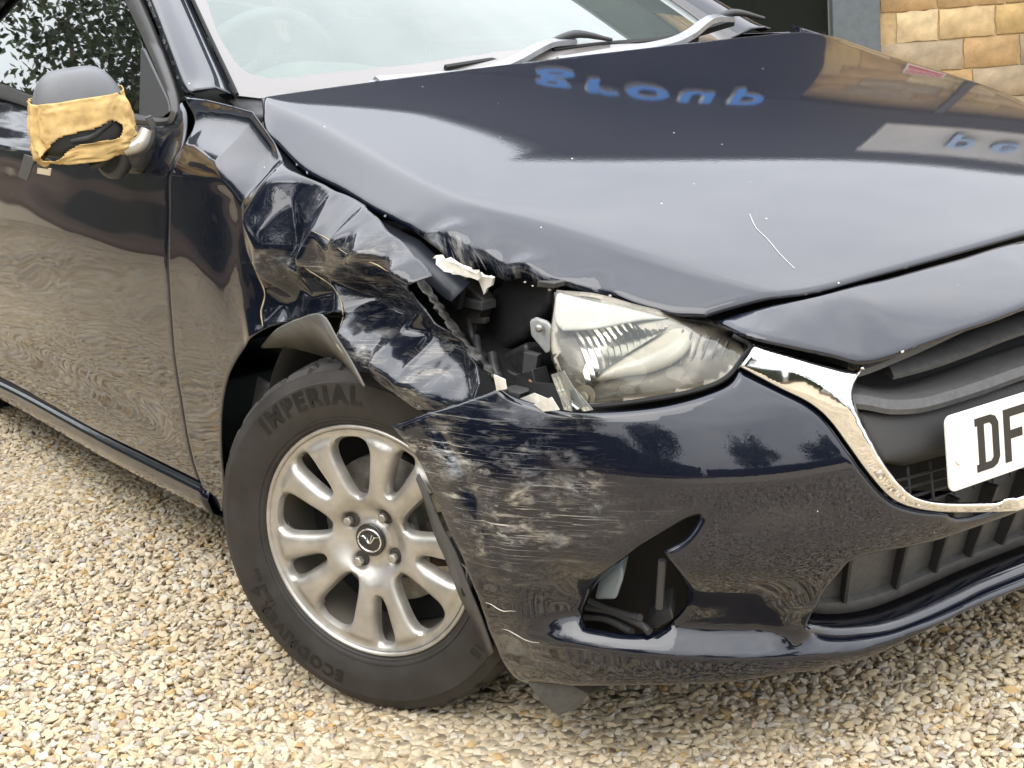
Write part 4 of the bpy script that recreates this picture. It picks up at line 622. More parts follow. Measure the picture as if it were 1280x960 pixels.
g = mesh('gravel_yard', [(-45, -6.2, 0), (60, -6.2, 0), (60, 40, 0), (-45, 40, 0)], [(0, 1, 2, 3)], ground_mat(), smooth=False); g['kind'] = 'structure'
g = mesh('ground', [(-200, -200, -.05), (200, -200, -.05), (200, 200, -.05), (-200, 200, -.05)], [(0, 1, 2, 3)], grain(mat('rough_grass', (.05, .065, .025), .95), 3, .5, .6, .03), smooth=False); g['kind'] = 'structure'
g = prism('planting_bank', [(-45, -5.2, -.05), (-9, -3.5, -.05), (-3.6, -3.1, -.05), (-1.2, -3.7, -.05), (1.0, -5.0, -.05), (4.0, -6.2, -.05), (60, -6.25, -.05), (60, -12.5, -.05), (-45, -12.5, -.05)], (0, 0, .24), grain(mat('bark_mulch', (.10, .062, .034), .95), 30, .5, .8, .02), bevel=.1); g['kind'] = 'structure'

def gravel():
    cs = bpy.data.collections.new('gravel_stones')
    m = mat('gravel_stone', (.5, .42, .3), .82); nt = m.node_tree; b = bs(m); L = nt.links.new
    at = N(nt, 'ShaderNodeAttribute', attribute_name='tone', attribute_type='INSTANCER')
    rp = N(nt, 'ShaderNodeValToRGB'); cr_ = rp.color_ramp; cr_.interpolation = 'LINEAR'
    cols = [(0, (0.536, 0.344, 0.140)), (.05, (0.555, 0.406, 0.211)), (.10, (0.453, 0.385, 0.291)), (.2, (0.617, 0.487, 0.300)), (.45, (0.669, 0.553, 0.370)), (.7, (0.699, 0.599, 0.431)), (.86, (0.720, 0.649, 0.522)), (.93, (0.474, 0.426, 0.370)), (1.0, (0.391, 0.274, 0.160))]
    cr_.elements[0].position, cr_.elements[0].color = cols[0][0], (*cols[0][1], 1); cr_.elements[1].position, cr_.elements[1].color = cols[-1][0], (*cols[-1][1], 1)
    for p, c in cols[1:-1]: e = cr_.elements.new(p); e.color = (*c, 1)
    L(at.outputs['Fac'], rp.inputs[0])
    tc = N(nt, 'ShaderNodeTexCoord'); no = N(nt, 'ShaderNodeTexNoise', i_Scale=90.0, i_Detail=4, i_Roughness=.65); L(tc.outputs['Object'], no.inputs['Vector'])
    mr = N(nt, 'ShaderNodeMapRange'); mr.inputs['To Min'].default_value = .58; mr.inputs['To Max'].default_value = 1.02; L(no.outputs['Fac'], mr.inputs[0])
    mx = N(nt, 'ShaderNodeMix', data_type='RGBA', blend_type='MULTIPLY'); mx.inputs[0].default_value = 1; L(rp.outputs[0], mx.inputs[6]); L(mr.outputs[0], mx.inputs[7]); L(mx.outputs[2], b.inputs['Base Color'])
    bu = N(nt, 'ShaderNodeBump', i_Strength=.5, i_Distance=.002); L(no.outputs['Fac'], bu.inputs['Height']); L(bu.outputs[0], b.inputs['Normal'])
    import bmesh
    for k in range(12):
        bm = bmesh.new()
        rng = random.Random(k)
        for _ in range(15):                                # crushed limestone: convex chips with flat faces
            v = Vector((rng.gauss(0, 1), rng.gauss(0, 1), rng.gauss(0, 1))).normalized() * rng.uniform(.8, 1.1)
            bm.verts.new((v.x * .0135, v.y * .0095, v.z * .0068))
        bmesh.ops.convex_hull(bm, input=bm.verts); bmesh.ops.delete(bm, geom=[v for v in bm.verts if not v.link_faces], context='VERTS')
        bmesh.ops.bevel(bm, geom=list(bm.edges), offset=.0009, segments=1, affect='EDGES')
        me = bpy.data.meshes.new('gravel_stone'); bm.to_mesh(me); bm.free(); me.materials.append(m); me.shade_smooth(); me.set_sharp_from_angle(angle=math.radians(38))
        cs.objects.link(bpy.data.objects.new('gravel_stone_shape', me))
    rs = np.random.RandomState(3); P = []; S = []
    def layer(x0, x1, y0, y1, st, zlo, zhi, smin, smax, keep=1.0):
        gx, gy = np.meshgrid(np.arange(x0, x1, st), np.arange(y0, y1, st * .87))
        gx = gx + (np.arange(gx.shape[0])[:, None] % 2) * st / 2
        n = gx.size; p = np.stack([gx.ravel() + rs.normal(0, st * .28, n), gy.ravel() + rs.normal(0, st * .28, n), rs.uniform(zlo, zhi, n)], 1)
        k = rs.rand(n) < keep; P.append(p[k]); S.append(rs.uniform(smin, smax, n)[k] ** 1.0)
    layer(-4.6, 2.2, -3.6, 1.0, .0124, .001, .006, .45, .85)
    layer(-4.6, 2.2, -3.6, 1.0, .0172, .006, .010, .5, 1.15)
    layer(2.2, 4.5, -4.2, 2.5, .026, .002, .012, 1.0, 1.5)
    layer(-4.6, 2.2, -4.4, -3.6, .026, .002, .012, 1.0, 1.5)
    layer(-9.5, -4.6, -4.4, -.5, .036, .002, .012, 1.2, 1.9); layer(-1.5, 4.5, -6.1, -4.2, .030, .002, .012, 1.1, 1.7)
    P = np.vstack(P); S = np.concatenate(S); k = ~((P[:, 1] > -.45) & (P[:, 0] < -.35)); P, S = P[k], S[k]; n = len(P)
    # a little unevenness of the bed
    P[:, 2] += .010 * np.sin(P[:, 0] * 3.1 + 1) * np.sin(P[:, 1] * 2.3)
    me = bpy.data.meshes.new('gravel'); me.vertices.add(n); me.vertices.foreach_set('co', P.ravel().astype(np.float32))
    def att(nm, ty, key, d):
        a = me.attributes.new(nm, ty, 'POINT'); a.data.foreach_set(key, d.ravel())
    att('tone', 'FLOAT', 'value', rs.rand(n).astype(np.float32)); att('pick', 'INT', 'value', rs.randint(0, 12, n).astype(np.int32))
    att('turn', 'FLOAT_VECTOR', 'vector', np.stack([rs.normal(0, .35, n), rs.normal(0, .35, n), rs.uniform(0, 6.283, n)], 1).astype(np.float32))
    att('size', 'FLOAT_VECTOR', 'vector', (S[:, None] * rs.uniform(.8, 1.2, (n, 3))).astype(np.float32))
    o = link('gravel', me, None, m); o['kind'] = 'stuff'; o['label'] = 'cream and buff crushed limestone gravel covering the yard'; o['category'] = 'gravel'
    gn = bpy.data.node_groups.new('gravel', 'GeometryNodeTree'); gn.interface.new_socket('Geometry', in_out='INPUT', socket_type='NodeSocketGeometry'); gn.interface.new_socket('Geometry', in_out='OUTPUT', socket_type='NodeSocketGeometry')
    gi = gn.nodes.new('NodeGroupInput'); go = gn.nodes.new('NodeGroupOutput'); ip = gn.nodes.new('GeometryNodeInstanceOnPoints')
    ci = gn.nodes.new('GeometryNodeCollectionInfo'); ci.inputs['Collection'].default_value = cs; ci.inputs['Separate Children'].default_value = True; ci.inputs['Reset Children'].default_value = True
    def na(nm, ty): a = gn.nodes.new('GeometryNodeInputNamedAttribute'); a.data_type = ty; a.inputs['Name'].default_value = nm; return a.outputs['Attribute']
    ip.inputs['Pick Instance'].default_value = True; K = gn.links.new
    K(gi.outputs[0], ip.inputs['Points']); K(ci.outputs[0], ip.inputs['Instance']); K(na('pick', 'INT'), ip.inputs['Instance Index']); K(na('turn', 'FLOAT_VECTOR'), ip.inputs['Rotation']); K(na('size', 'FLOAT_VECTOR'), ip.inputs['Scale']); K(ip.outputs[0], go.inputs[0])
    md = o.modifiers.new('scatter', 'NODES'); md.node_group = gn
    return n
gravel()

# ---------------------------------------------------------------- shop building behind the car
B0 = np.array([-3.4, 3.85, 0.0]); BT = np.array([.543, .84, 0]); BT /= np.linalg.norm(BT); BN = np.array([BT[1], -BT[0], 0])   # along the front, and out of it
def bp(s, n, z): return B0 + BT * s + BN * n + np.array([0, 0, z])
def slab(name, s0, s1, z0, z1, n0, n1, m, parent, bevel=.006):
    return prism(name, [bp(s0, n0, z0), bp(s1, n0, z0), bp(s1, n0, z1), bp(s0, n0, z1)], BN * (n1 - n0), m, parent, bevel)
bld = empty('shop_building', tuple(B0)); bld_inv = Matrix.Translation(-Vector(B0))
def own(o): o.parent = bld; o.matrix_parent_inverse = bld_inv; return o
tag(bld, 'buff stone shop building with dark fascia and blue lettering behind the car', 'building')
def stone_mat(name, c, var):
    m = grain(mat(name, c, .88), 9, .3, .9, .012, .08); return m
STONES = [stone_mat('sandstone_gold', (.385, .265, .115), 1), stone_mat('sandstone_buff', (.43, .315, .165), 1), stone_mat('sandstone_grey', (.28, .22, .145), 1), stone_mat('sandstone_brown', (.33, .215, .10), 1), stone_mat('sandstone_pale', (.47, .365, .21), 1)]
M_MORTAR = grain(mat('mortar', (.40, .29, .15), .95), 40, .2, .4, .004)
M_FASCIA = grain(mat('navy_cladding', (.012, .013, .020), .6, spec=.15), 30, .25, .1, .001)
M_FRAME = grain(mat('grey_aluminium', (.085, .10, .11), .45), 30, .12, .02, .0004)
own(slab('wall', .12, 7.5, 0, 3.12, -.25, -.014, M_MORTAR, None, 0))
bl = bpy.data.meshes
def stone_shape(k, w, h):
    """one rock-faced block, centred, w wide and h high, face swelling out"""
    rng = random.Random(k); nu, nv = 7, 5; V = []; F = []
    for j in range(nv):
        for i in range(nu):
            u, v = i / (nu - 1) * 2 - 1, j / (nv - 1) * 2 - 1; e = max(abs(u), abs(v))
            d = .011 * (1 - e ** 10) + (rng.uniform(-.006, .006) if e < .9 else 0) - .006 * (e > .9)
            V.append((u * w / 2 + (rng.uniform(-.006, .006) if e < .99 else rng.uniform(-.004, .004)), v * h / 2 + rng.uniform(-.004, .004), d))
    for j in range(nv - 1):
        for i in range(nu - 1): a = j * nu + i; F.append((a, a + 1, a + nu + 1, a + nu))
    n = len(V); ring = [i for i in range(nu)] + [j * nu + nu - 1 for j in range(1, nv)] + [(nv - 1) * nu + i for i in range(nu - 2, -1, -1)] + [j * nu for j in range(nv - 2, 0, -1)]
    for a in ring: V.append((V[a][0], V[a][1], -.05))
    for i in range(len(ring)): F.append((ring[i], n + i, n + (i + 1) % len(ring), ring[(i + 1) % len(ring)]))
    me = bpy.data.meshes.new('stone'); me.from_pydata(V, [], F); me.update(); me.shade_smooth(); me.set_sharp_from_angle(angle=math.radians(50)); return me
RB = Matrix((( BT[0], 0, BN[0], 0), (BT[1], 0, BN[1], 0), (0, 1, 0, 0), (0, 0, 0, 1)))
shapes = [(w, [stone_shape(10 * i + k, w, .144) for k in range(5)]) for i, w in enumerate((.20, .27, .33, .40))]
for _w, ms in shapes:
    for k, me in enumerate(ms): me.materials.append(STONES[k])
nstone = 0; rng = random.Random(5); restV = []; restF = []
for c in range(20):
    z = .07 + c * .150; s = .135 + rng.uniform(0, .12) * (c % 2)
    while s < 7.3:
        w, ms = rng.choice(shapes)
        if s + w > 7.45: break
        me = rng.choice(ms); p = bp(s + w / 2, .0, z)
        if s < 2.2 and nstone < 290:
            o = bpy.data.objects.new('stone', me); COL.objects.link(o); o.parent = bld; o.matrix_parent_inverse = bld_inv
            o.matrix_basis = Matrix.Translation(Vector(p)) @ RB; nstone += 1
        else:
            n0 = len(restV); restV += [tuple(p + RB.to_3x3() @ v.co if False else Vector(p) + RB.to_3x3() @ v.co) for v in me.vertices]; restF += [tuple(n0 + i for i in f.vertices) for f in me.polygons]
        s += w + .008
o = own(mesh('stone_courses', restV, restF, STONES[1], None, True, 50)); o['kind'] = 'stuff'
own(slab('fascia', -6.5, 7.6, 3.13, 4.08, -.3, .12, M_FASCIA, None)); own(slab('fascia_over_shopfront', -6.5, .118, 2.42, 3.125, -.3, .10, M_FASCIA, None))
own(slab('coping', -6.55, 7.65, 4.085, 4.15, -.35, .17, M_FRAME, None))
own(slab('post', -.115, .118, 0, 2.415, -.06, .06, M_FRAME, None)); own(slab('post', -1.35, -1.28, 0, 2.415, -.06, .05, mat('pale_frame', (.45, .40, .30), .6), None))
own(slab('post', -3.5, -3.35, 0, 2.415, -.06, .06, M_FRAME, None))
own(slab('sill_rail', -6.5, -.12, .0, .16, -.06, .05, M_FRAME, None)); own(slab('transom', -6.5, -.12, 2.0, 2.08, -.05, .04, M_FRAME, None))
M_SHOPGLASS = mat('shop_glass', (.012, .014, .012), .03, spec=.6)
for a, b in ((-6.5, -3.52), (-3.33, -1.37), (-1.26, -.12)): own(slab('pane', a, b, .17, 1.99, -.03, -.02, M_SHOPGLASS, None, 0)); own(slab('pane', a, b, 2.09, 2.41, -.03, -.02, M_SHOPGLASS, None, 0))
own(slab('roof', -6.5, 7.6, 3.9, 4.0, -6, -.32, M_FASCIA, None)); own(slab('side_wall', -6.5, -6.3, 0, 3.9, -6, -.32, M_MORTAR, None))
own(tube('downpipe', [bp(.96, .09, 0), bp(.96, .09, 3.1)], .035, M_PLASTIC, None, 12, False))
# raised letters and sign boards on the fascia
M_BLUE = mat('blue_letter', (.03, .20, .62), .4); M_LEDGE = mat('letter_edge', (.70, .70, .68), .5)
def letters(s, sc, z, size, depth, n0, mface, mside, name, shear=0):
    me = text_mesh(s, size, depth / 2, .005 * size / .3, shear, 1.08); xs = [v.co.x for v in me.vertices]
    o = bpy.data.objects.new(name, me); COL.objects.link(o)
    me.materials.append(mface); me.materials.append(mside)
    for p in me.polygons: p.material_index = 0 if abs(p.normal.z) > .5 else 1
    o.parent = bld; o.matrix_parent_inverse = bld_inv; o.matrix_basis = Matrix.Translation(Vector(bp(sc, n0, z))) @ RB
    return o
for ch, sc in zip('group', (-1.22, -.99, -.76, -.50, -.22)): letters(ch, sc, 3.02, .42, .10, .20, M_BLUE, M_LEDGE, 'letter')
own(slab('sign_board', .70, 3.9, 3.36, 3.93, .121, .16, grain(mat('sign_white', (.60, .58, .55), .5), 3, .1, 0), None))
for ch, sc in zip('pello', (1.28, 1.58, 1.83, 2.0, 2.26)): letters(ch, sc, 3.54, .40, .06, .20, mat('pale_blue_letter', (.35, .50, .75), .4), mat('dark_edge', (.05, .06, .07), .5), 'letter', .12)
own(slab('notice', .58, .82, 2.25, 2.52, .035, .05, mat('notice_white', (.65, .60, .58), .5), None, .002)); own(slab('notice_band', .59, .81, 2.34, 2.44, .0505, .053, mat('notice_red', (.42, .05, .06), .5), None, 0)); own(slab('notice_band', .59, .81, 2.46, 2.505, .0505, .053, mat('notice_red', (.42, .05, .06), .5), None, 0))
own(slab('window_poster', -.75, -.25, 1.35, 1.7, -.019, -.015, mat('poster_red', (.45, .08, .09), .5), None, 0)); own(slab('window_strip', -1.2, -.2, 1.88, 1.96, -.019, -.015, mat('poster_grey', (.35, .35, .34), .5), None, 0))

# ---------------------------------------------------------------- trees and hedge round the yard (they show in the paint and the glass)
def leaf_mat(name, c):
    m = mat(name, c, .55, spec=.4); b = bs(m); nt = m.node_tree; L = nt.links.new
    tc = N(nt, 'ShaderNodeTexCoord'); no = N(nt, 'ShaderNodeTexNoise', i_Scale=1.6, i_Detail=4); L(tc.outputs['Object'], no.inputs['Vector'])
    rp = N(nt, 'ShaderNodeValToRGB'); rp.color_ramp.elements[0].position = .35; rp.color_ramp.elements[1].position = .65
    rp.color_ramp.elements[0].color = tuple(x * .6 for x in c) + (1,); rp.color_ramp.elements[1].color = tuple(x * 1.5 for x in c) + (1,); L(no.outputs['Fac'], rp.inputs[0]); L(rp.outputs[0], b.inputs['Base Color'])
    b.inputs['Transmission Weight'].default_value = 0; return m
M_LEAF = [leaf_mat('leaf_dark', (.040, .062, .022)), leaf_mat('leaf_mid', (.060, .085, .025))]
M_BARK = grain(mat('bark', (.09, .068, .048), .9), 12, .4, .8, .02)
def foliage(name, centre, rad, n, leaf, seed, clumps=40):
    rs = np.random.RandomState(seed); C = rs.normal(0, 1, (clumps, 3)); C /= np.linalg.norm(C, axis=1)[:, None]; C *= rs.uniform(.35, .95, (clumps, 1)); C *= np.array(rad)
    k = rs.randint(0, clumps, n); P = np.array(centre) + C[k] + rs.normal(0, 1, (n, 3)) * np.array(rad) * .13
    a = rs.normal(0, 1, (n, 3)); a /= np.linalg.norm(a, axis=1)[:, None]; b = np.cross(a, rs.normal(0, 1, (n, 3))); b /= np.linalg.norm(b, axis=1)[:, None]
    s = leaf * rs.uniform(.6, 1.3, (n, 1)); V = np.stack([P - a * s, P + b * s * .5, P + a * s, P - b * s * .5], 1).reshape(-1, 3)
    me = bpy.data.meshes.new(name); me.vertices.add(4 * n); me.vertices.foreach_set('co', V.ravel()); me.loops.add(4 * n); me.loops.foreach_set('vertex_index', np.arange(4 * n)); me.polygons.add(n); me.polygons.foreach_set('loop_start', np.arange(n) * 4); me.polygons.foreach_set('loop_total', np.full(n, 4)); me.update(); me.validate()
    return me, C + np.array(centre)
def tree(x, y, h, r, seed, label, lm):
    t = empty('tree', (x, y, 0)); tag(t, label, 'tree', 'trees along the yard edge')
    me, C = foliage('crown', (0, 0, h * .62), (r, r, h * .40), 15000, .062, seed, 70); link('crown', me, t, lm)
    rng = random.Random(seed); V = []
    tr = tube('trunk', [(0, 0, -.1), (.05, .02, h * .25), (-.03, .06, h * .5), (.02, 0, h * .8)], [.17, .13, .09, .03], M_BARK, t, 10)
    for k in range(7):
        c = C[rng.randrange(len(C))]; tube('limb', [(0, 0, h * rng.uniform(.25, .5)), tuple(c * .5 + np.array([0, 0, h * .22])), tuple(c)], [.07, .045, .012], M_BARK, t, 6)
spots = [(-16.5, -5.4, 8.5, 2.6, 'farthest tall tree behind the car mirrored in the driver window'), (-12.0, -6.2, 8.0, 2.5, 'tall tree mirrored in the side window beside the taped mirror'), (-8.6, -5.6, 7.0, 2.2, 'rounded tree mirrored dark in the rear of the front door'), (-5.0, -5.7, 6.8, 2.1, 'broad tree mirrored dark in the middle of the front door'), (-1.6, -6.4, 5.6, 1.9, 'smaller tree mirrored in the crumpled front wing'), (2.6, -8.2, 5.6, 2.0, 'tree at the corner of the yard mirrored in the scraped bumper'), (8.5, -8.4, 5.0, 1.9, 'leafy tree beyond the photographer mirrored in the bumper corner'), (14.5, -3.5, 4.6, 1.9, 'low tree across the yard mirrored faintly in the bumper'), (16.0, 2.0, 4.6, 2.0, 'far tree across the yard in front of the car')]
for i, (x, y, h, r, lb) in enumerate(spots): tree(x, y, h, r, 20 + i, lb, M_LEAF[i % 2])
def hedge(x0, y0, x1, y1, h, seed, label):
    L_ = math.hypot(x1 - x0, y1 - y0); t = empty('hedge', ((x0 + x1) / 2, (y0 + y1) / 2, 0)); t.rotation_euler.z = math.atan2(y1 - y0, x1 - x0); tag(t, label, 'hedge', 'hedges along the yard edge')
    rs = np.random.RandomState(seed); n = int(L_ * 1900); me, _ = foliage('foliage', (0, 0, h * .5), (L_ / 2, .45, h * .48), n, .05, seed, int(L_ * 22)); link('foliage', me, t, M_LEAF[0])
    prism('shade_core', [(-L_ / 2, -.2, 0), (L_ / 2, -.2, 0), (L_ / 2, .2, 0), (-L_ / 2, .2, 0)], (0, 0, h * .8), mat('hedge_shade', (.02, .028, .012), .95), t, .1)  # dark core, shade within the hedge put into its colour
hedge(-20, -5.0, -9, -4.3, 2.2, 1, 'hedge farthest behind the car mirrored in the driver window'); hedge(-9, -4.3, -3.4, -4.0, 2.1, 4, 'clipped hedge behind the planting bank mirrored in the front door'); hedge(-3.4, -4.0, 2.0, -6.6, 1.8, 5, 'hedge curving past the photographer mirrored in the wing'); hedge(2.0, -7.0, 12, -7.4, 1.7, 2, 'hedge continuing past the car nose mirrored in the bumper'); hedge(12.5, -7.0, 15.5, 7, 1.5, 3, 'hedge across the yard in front of the car')
# ---------------------------------------------------------------- the car
car = empty('car'); tag(car, 'dark navy hatchback with crushed front wing, broken headlamp and taped door mirror', 'car')

# ---- bonnet and nose panel
def f_bonnet(x, y, d): return np.stack([x, y, BONNET(x, y)], 1)
def lip_scuff(x, y): return .8 * sst(.06, .14, x) * (1 - sst(.34, .44, x)) * sst(-.012, .012, -y - cr([.05, .17, .25, .31, .38, .44, .6], [.738, .692, .671, .653, .628, .603, .545], x)) * (y < 0)
bonnet = panel('bonnet', f_bonnet, [T['bonnet']], .0095, M_SCUFF, car, (0, 0, 1), .003, .006, .010, 1, True, lip_scuff); bonnet['label'] = 'navy bonnet buckled along its right front edge'
sc = np.array([(x, y, float(BONNET(x, y)) + .0006) for x, y in POLY['bonnet_scratch']])
tube('scratch', sc, .0006, mat('bare_scratch', (.55, .55, .53), .6), bonnet, 5)
nose = panel('nose_panel', lambda x, y, d: np.stack([x, y, NOSE(x, y)], 1), [T['nose']], .010, M_PAINT, car, (0, 0, 1), .004, .006, .010)
rng = random.Random(3)
for p in [p for p in T['bonnet'] if p[1] < -.50 and .13 < p[0] < .52]:
    if rng.random() < .22:
        z = float(BONNET(p[0], p[1])) - .004; w = rng.uniform(.0008, .0022); prism('paint_chip', [(p[0] + w * 2 * math.cos(t) * rng.uniform(.5, 1.2), p[1] - .0006, z + w * math.sin(t) * rng.uniform(.5, 1.2)) for t in np.linspace(0, 6.283, 7)[:-1]], (0, -.001, .0), M_CREAM, bonnet, 0)
lowline = [p for p in T['nose']]
chips = sorted([p for p in lowline if p[0] > .715 and -.36 < p[1] < .0], key=lambda p: p[1])
for k in range(0, len(chips), 2):
    p = chips[k]; w = rng.uniform(.001, .0032)
    if rng.random() < .22:
        z = float(NOSE(p[0], p[1])); a = np.linspace(0, 2 * math.pi, 7)[:-1]
        prism('paint_chip', [(p[0] - .003 + w * .7 * math.cos(t) * rng.uniform(.6, 1.2), p[1] + w * 1.6 * math.sin(t) * rng.uniform(.6, 1.2), z - .001) for t in a], (0, 0, .0022), M_CREAM, nose, 0)

# ---- bumper
CREASE = np.array(T['crease'])
def f_bump(ph, z, d):
    r = bump_r(ph, z) + bump_disp(ph, z)
    q = np.stack([ph * .8, z], 1); cd = seg_dist(q, CREASE * np.array([.8, 1]), False)
    r = r - .006 * np.exp(-cd / .006) * (ph > .95)
    nz = np.array([fbm((a * 6, b * 9, .3), 1.0, 3) for a, b in zip(ph, z)]) * sst(.9, 1.15, ph) * .0045
    nz += np.array([fbm((a * 2.2, b * 3, 4.3), 1.0, 2) for a, b in zip(ph, z)]) * .002
    r = r + nz
    return np.stack([r * np.cos(ph), -r * np.sin(ph), z], 1)
def scuff(ph, z):
    s = np.zeros_like(ph)
    for a, b, ra, rb, k in [(1.02, .465, .10, .035, 1), (1.08, .435, .09, .028, 1), (1.08, .49, .10, .05, .8), (.95, .50, .035, .03, .7), (1.20, .53, .10, .035, 1), (1.20, .555, .05, .02, 1.3), (1.13, .60, .14, .03, .6), (1.11, .63, .07, .012, 1.2), (1.14, .40, .09, .05, .55), (1.04, .555, .10, .03, .55), (1.17, .47, .05, .03, .8), (1.06, .22, .1, .03, .35), (1.0, .41, .06, .03, .3), (.70, .44, .012, .006, 1.0), (.62, .29, .01, .006, 1)]:
        s = np.maximum(s, k * np.exp(-(((ph - a) / ra) ** 2 + ((z - b) / rb) ** 2) * .8))
    return np.clip(s, 0, 1)
bumper = panel('front_bumper', f_bump, [T['bumper'], T['fog_hole'], T['low_hole']], .0078, M_SCUFF, car, (1, -.3, 0), .004, .006, .009, .8, True, scuff)
bumper['label'] = 'navy front bumper scraped at its corner and pulled away from the wing'
for k, (a, b) in enumerate([((1.135, .262), (1.06, .248)), ((1.15, .305), (1.09, .30))]):    # gouges
    P = [];
    for t in np.linspace(0, 1, 6):
        ph = a[0] + (b[0] - a[0]) * t; z = a[1] + (b[1] - a[1]) * t + .003 * math.sin(t * 7 + k); r = float(bump_r(ph, z) + bump_disp(ph, np.array(z))) + .001; P.append((r * math.cos(ph), -r * math.sin(ph), z))
    tube('gouge', P, [.0002, .0008, .0005, .0002], M_CREAM, bumper, 5)
def cyl(ph, z, dr=0): 
    r = float(bump_r(ph, z)) + dr; return np.array([r * math.cos(ph), -r * math.sin(ph), z])
grid('arch_flange', [spline(POLY['flange_a'], 5), spline(POLY['flange_b'], 5)], M_GREYPL, bumper, .003)
c_ = np.array(POLY['flange_a'][4]) * .5 + np.array(POLY['flange_b'][4]) * .5
lathe_pts = [(c_[0] + .006 * math.cos(t), c_[1] - .004, c_[2] + .009 * math.sin(t)) for t in np.linspace(0, 6.283, 13)[:-1]]
prism('clip_hole', lathe_pts, (0, .003, 0), M_DARK, bumper, 0)
prism('undertray_flap', POLY['under_flap'], (0, .0, .006), M_GREYPL, bumper, .001)
# behind the bumper skin: black absorber and floor so that the openings look into a real cavity
fl = np.array([cyl(p, .21, -.10) for p in np.linspace(1.1, -1.1, 30)]); fh = np.array([cyl(p, .62, -.10) for p in np.linspace(1.1, -1.1, 30)]); fb = fl.copy(); fb[:, 0] -= .25
grid('crash_absorber', [fh, fl, fb], M_DARK, bumper, .004)
# fog lamp opening: tank, bracket, tubes
prism('washer_tank', POLY['fog_tank'], (-.10, .10, .02), mat('tank_plastic', (.25, .30, .33), .5), bumper, .008)
prism('bracket_block', POLY['fog_block'], (-.04, .04, .01), M_PLASTIC, bumper, .003)
for l in POLY['fog_tube']: tube('loose_tube', l, .006, M_PLASTIC, bumper, 8)
# lower grille: shelf, back panel and ribs
ph = np.linspace(.62, -.62, 60)
_lb = sorted([(abs(a), b) for a, b in T['low_hole'] if b < (.285 if abs(a) > .55 else .262)])
def lowz(p): return float(np.interp(abs(p), [q[0] for q in _lb], [q[1] for q in _lb]))
def lowd(p): return float(bump_disp(np.array(p), np.array(lowz(p))))
s0 = [cyl(p, lowz(p) - .003, lowd(p) - .002) for p in ph]; s1 = [cyl(p, lowz(p) + .012, -.075) for p in ph]
grid('splitter_shelf', [s0, s1], mat('gloss_black', (.006, .007, .012), .12, coat=1), bumper, .004)
s2 = [cyl(p, lowz(p) + .012, -.070) for p in ph]; s3 = [cyl(p, lowz(p) + .030, -.076) for p in ph]; s4 = [cyl(p, lowz(p) + .035, -.090) for p in ph]; s5 = [cyl(p, .385, -.098) for p in ph]
grid('lower_grille_back', [s2, s3, s4, s5], M_GREYPL, bumper, .003, 40)
for p in (.50, .36, .24, .12, 0, -.12, -.24, -.36, -.5):
    a = cyl(p, lowz(p) + .03, -.098); b = cyl(p, .385, -.098); c = cyl(p, .385, -.068); d = cyl(p, lowz(p) + .03, -.07); t = np.array([math.sin(p), math.cos(p), 0]) * .006
    prism('grille_rib', [a, d, c, b], t, M_PLASTIC, bumper, .001)

# ---- chrome grille surround
ci = [tuple(p) for p in T['chrome_in']]; co = [tuple(p) for p in T['chrome_out']]; ct = [tuple(p) for p in T['chrome_top']]
mir = lambda l: [(-a, b) for a, b in l][::-1]
loop = ct[:-1] + ci + mir(ci) + mir(ct)[1:] + mir(co) [::1]
loop = ct[:-1] + ci + mir(ci)[:] + mir(ct)[1:] + [(-a, b) for a, b in co] + co[::-1]
_S = np.array([.8, 1]); _ct = np.array(ct) * _S; _co = np.array(co) * _S; _ci = np.array(ci) * _S; _m = np.array([-1, 1])
def f_chrome(ph, z, d):
    q = np.stack([np.abs(ph) * .8, z], 1); do = seg_dist(q, _co, False); dt = seg_dist(q, _ct, False); di = seg_dist(q, _ci, False)
    h = np.minimum(np.minimum(.002 + .62 * do, .004 + 1.0 * dt), .004 + 1.6 * di)
    h = np.minimum(h, .022)
    r = bump_r(ph, z) + h + .002
    return np.stack([r * np.cos(ph), -r * np.sin(ph), z], 1)
chrome = panel('chrome_trim', f_chrome, [loop], .0034, M_CHROME, car, (1, 0, 0), .004, .003, .004, .8); chrome['label'] = 'bright chrome strip curving under the grille'
# ---- grille
grille = empty('grille'); grille.parent = car
inner = ct[:1] + ci + mir(ci) + [(-ct[0][0], ct[0][1])]
gl_ = [(.60, .66)] + [(a + .015 * (a > .1), b - .012) for a, b in ci[2:]] + mir([(a + .015 * (a > .1), b - .012) for a, b in ci[2:]]) + [(-.60, .66), (-.45, .70), (0, .73), (.45, .70)]
def f_back(ph, z, d): r = bump_r(ph, z) - .095 + .05 * sst(.62, .72, z); return np.stack([r * np.cos(ph), -r * np.sin(ph), z], 1)
panel('grille_back', f_back, [gl_], .012, M_DARK, grille, (1, 0, 0), .003, 0, .01, .8)
def sweep(name, zf, rf, sec, p0, p1, m, n=70, sharp=35):
    """bar following the bumper's plan: section of (dr, dz) points swept over the angle, closed"""
    V = []; F = []; k = len(sec)
    for i in range(n):
        p = p0 + (p1 - p0) * i / (n - 1); z0 = zf(p); r0 = rf(p); e = 1.0
        for a, b in sec: V.append(cyl(p, z0 + b, r0 + a))
    for i in range(n - 1):
        for j in range(k): F.append((i * k + j, i * k + (j + 1) % k, (i + 1) * k + (j + 1) % k, (i + 1) * k + j))
    F.append(tuple(range(k))[::-1]); F.append(tuple((n - 1) * k + j for j in range(k)))
    return mesh(name, V, F, m, grille, sharp=sharp)
iz = lambda xs, ys: (lambda p: float(cr(xs, ys, np.array(abs(p)))))
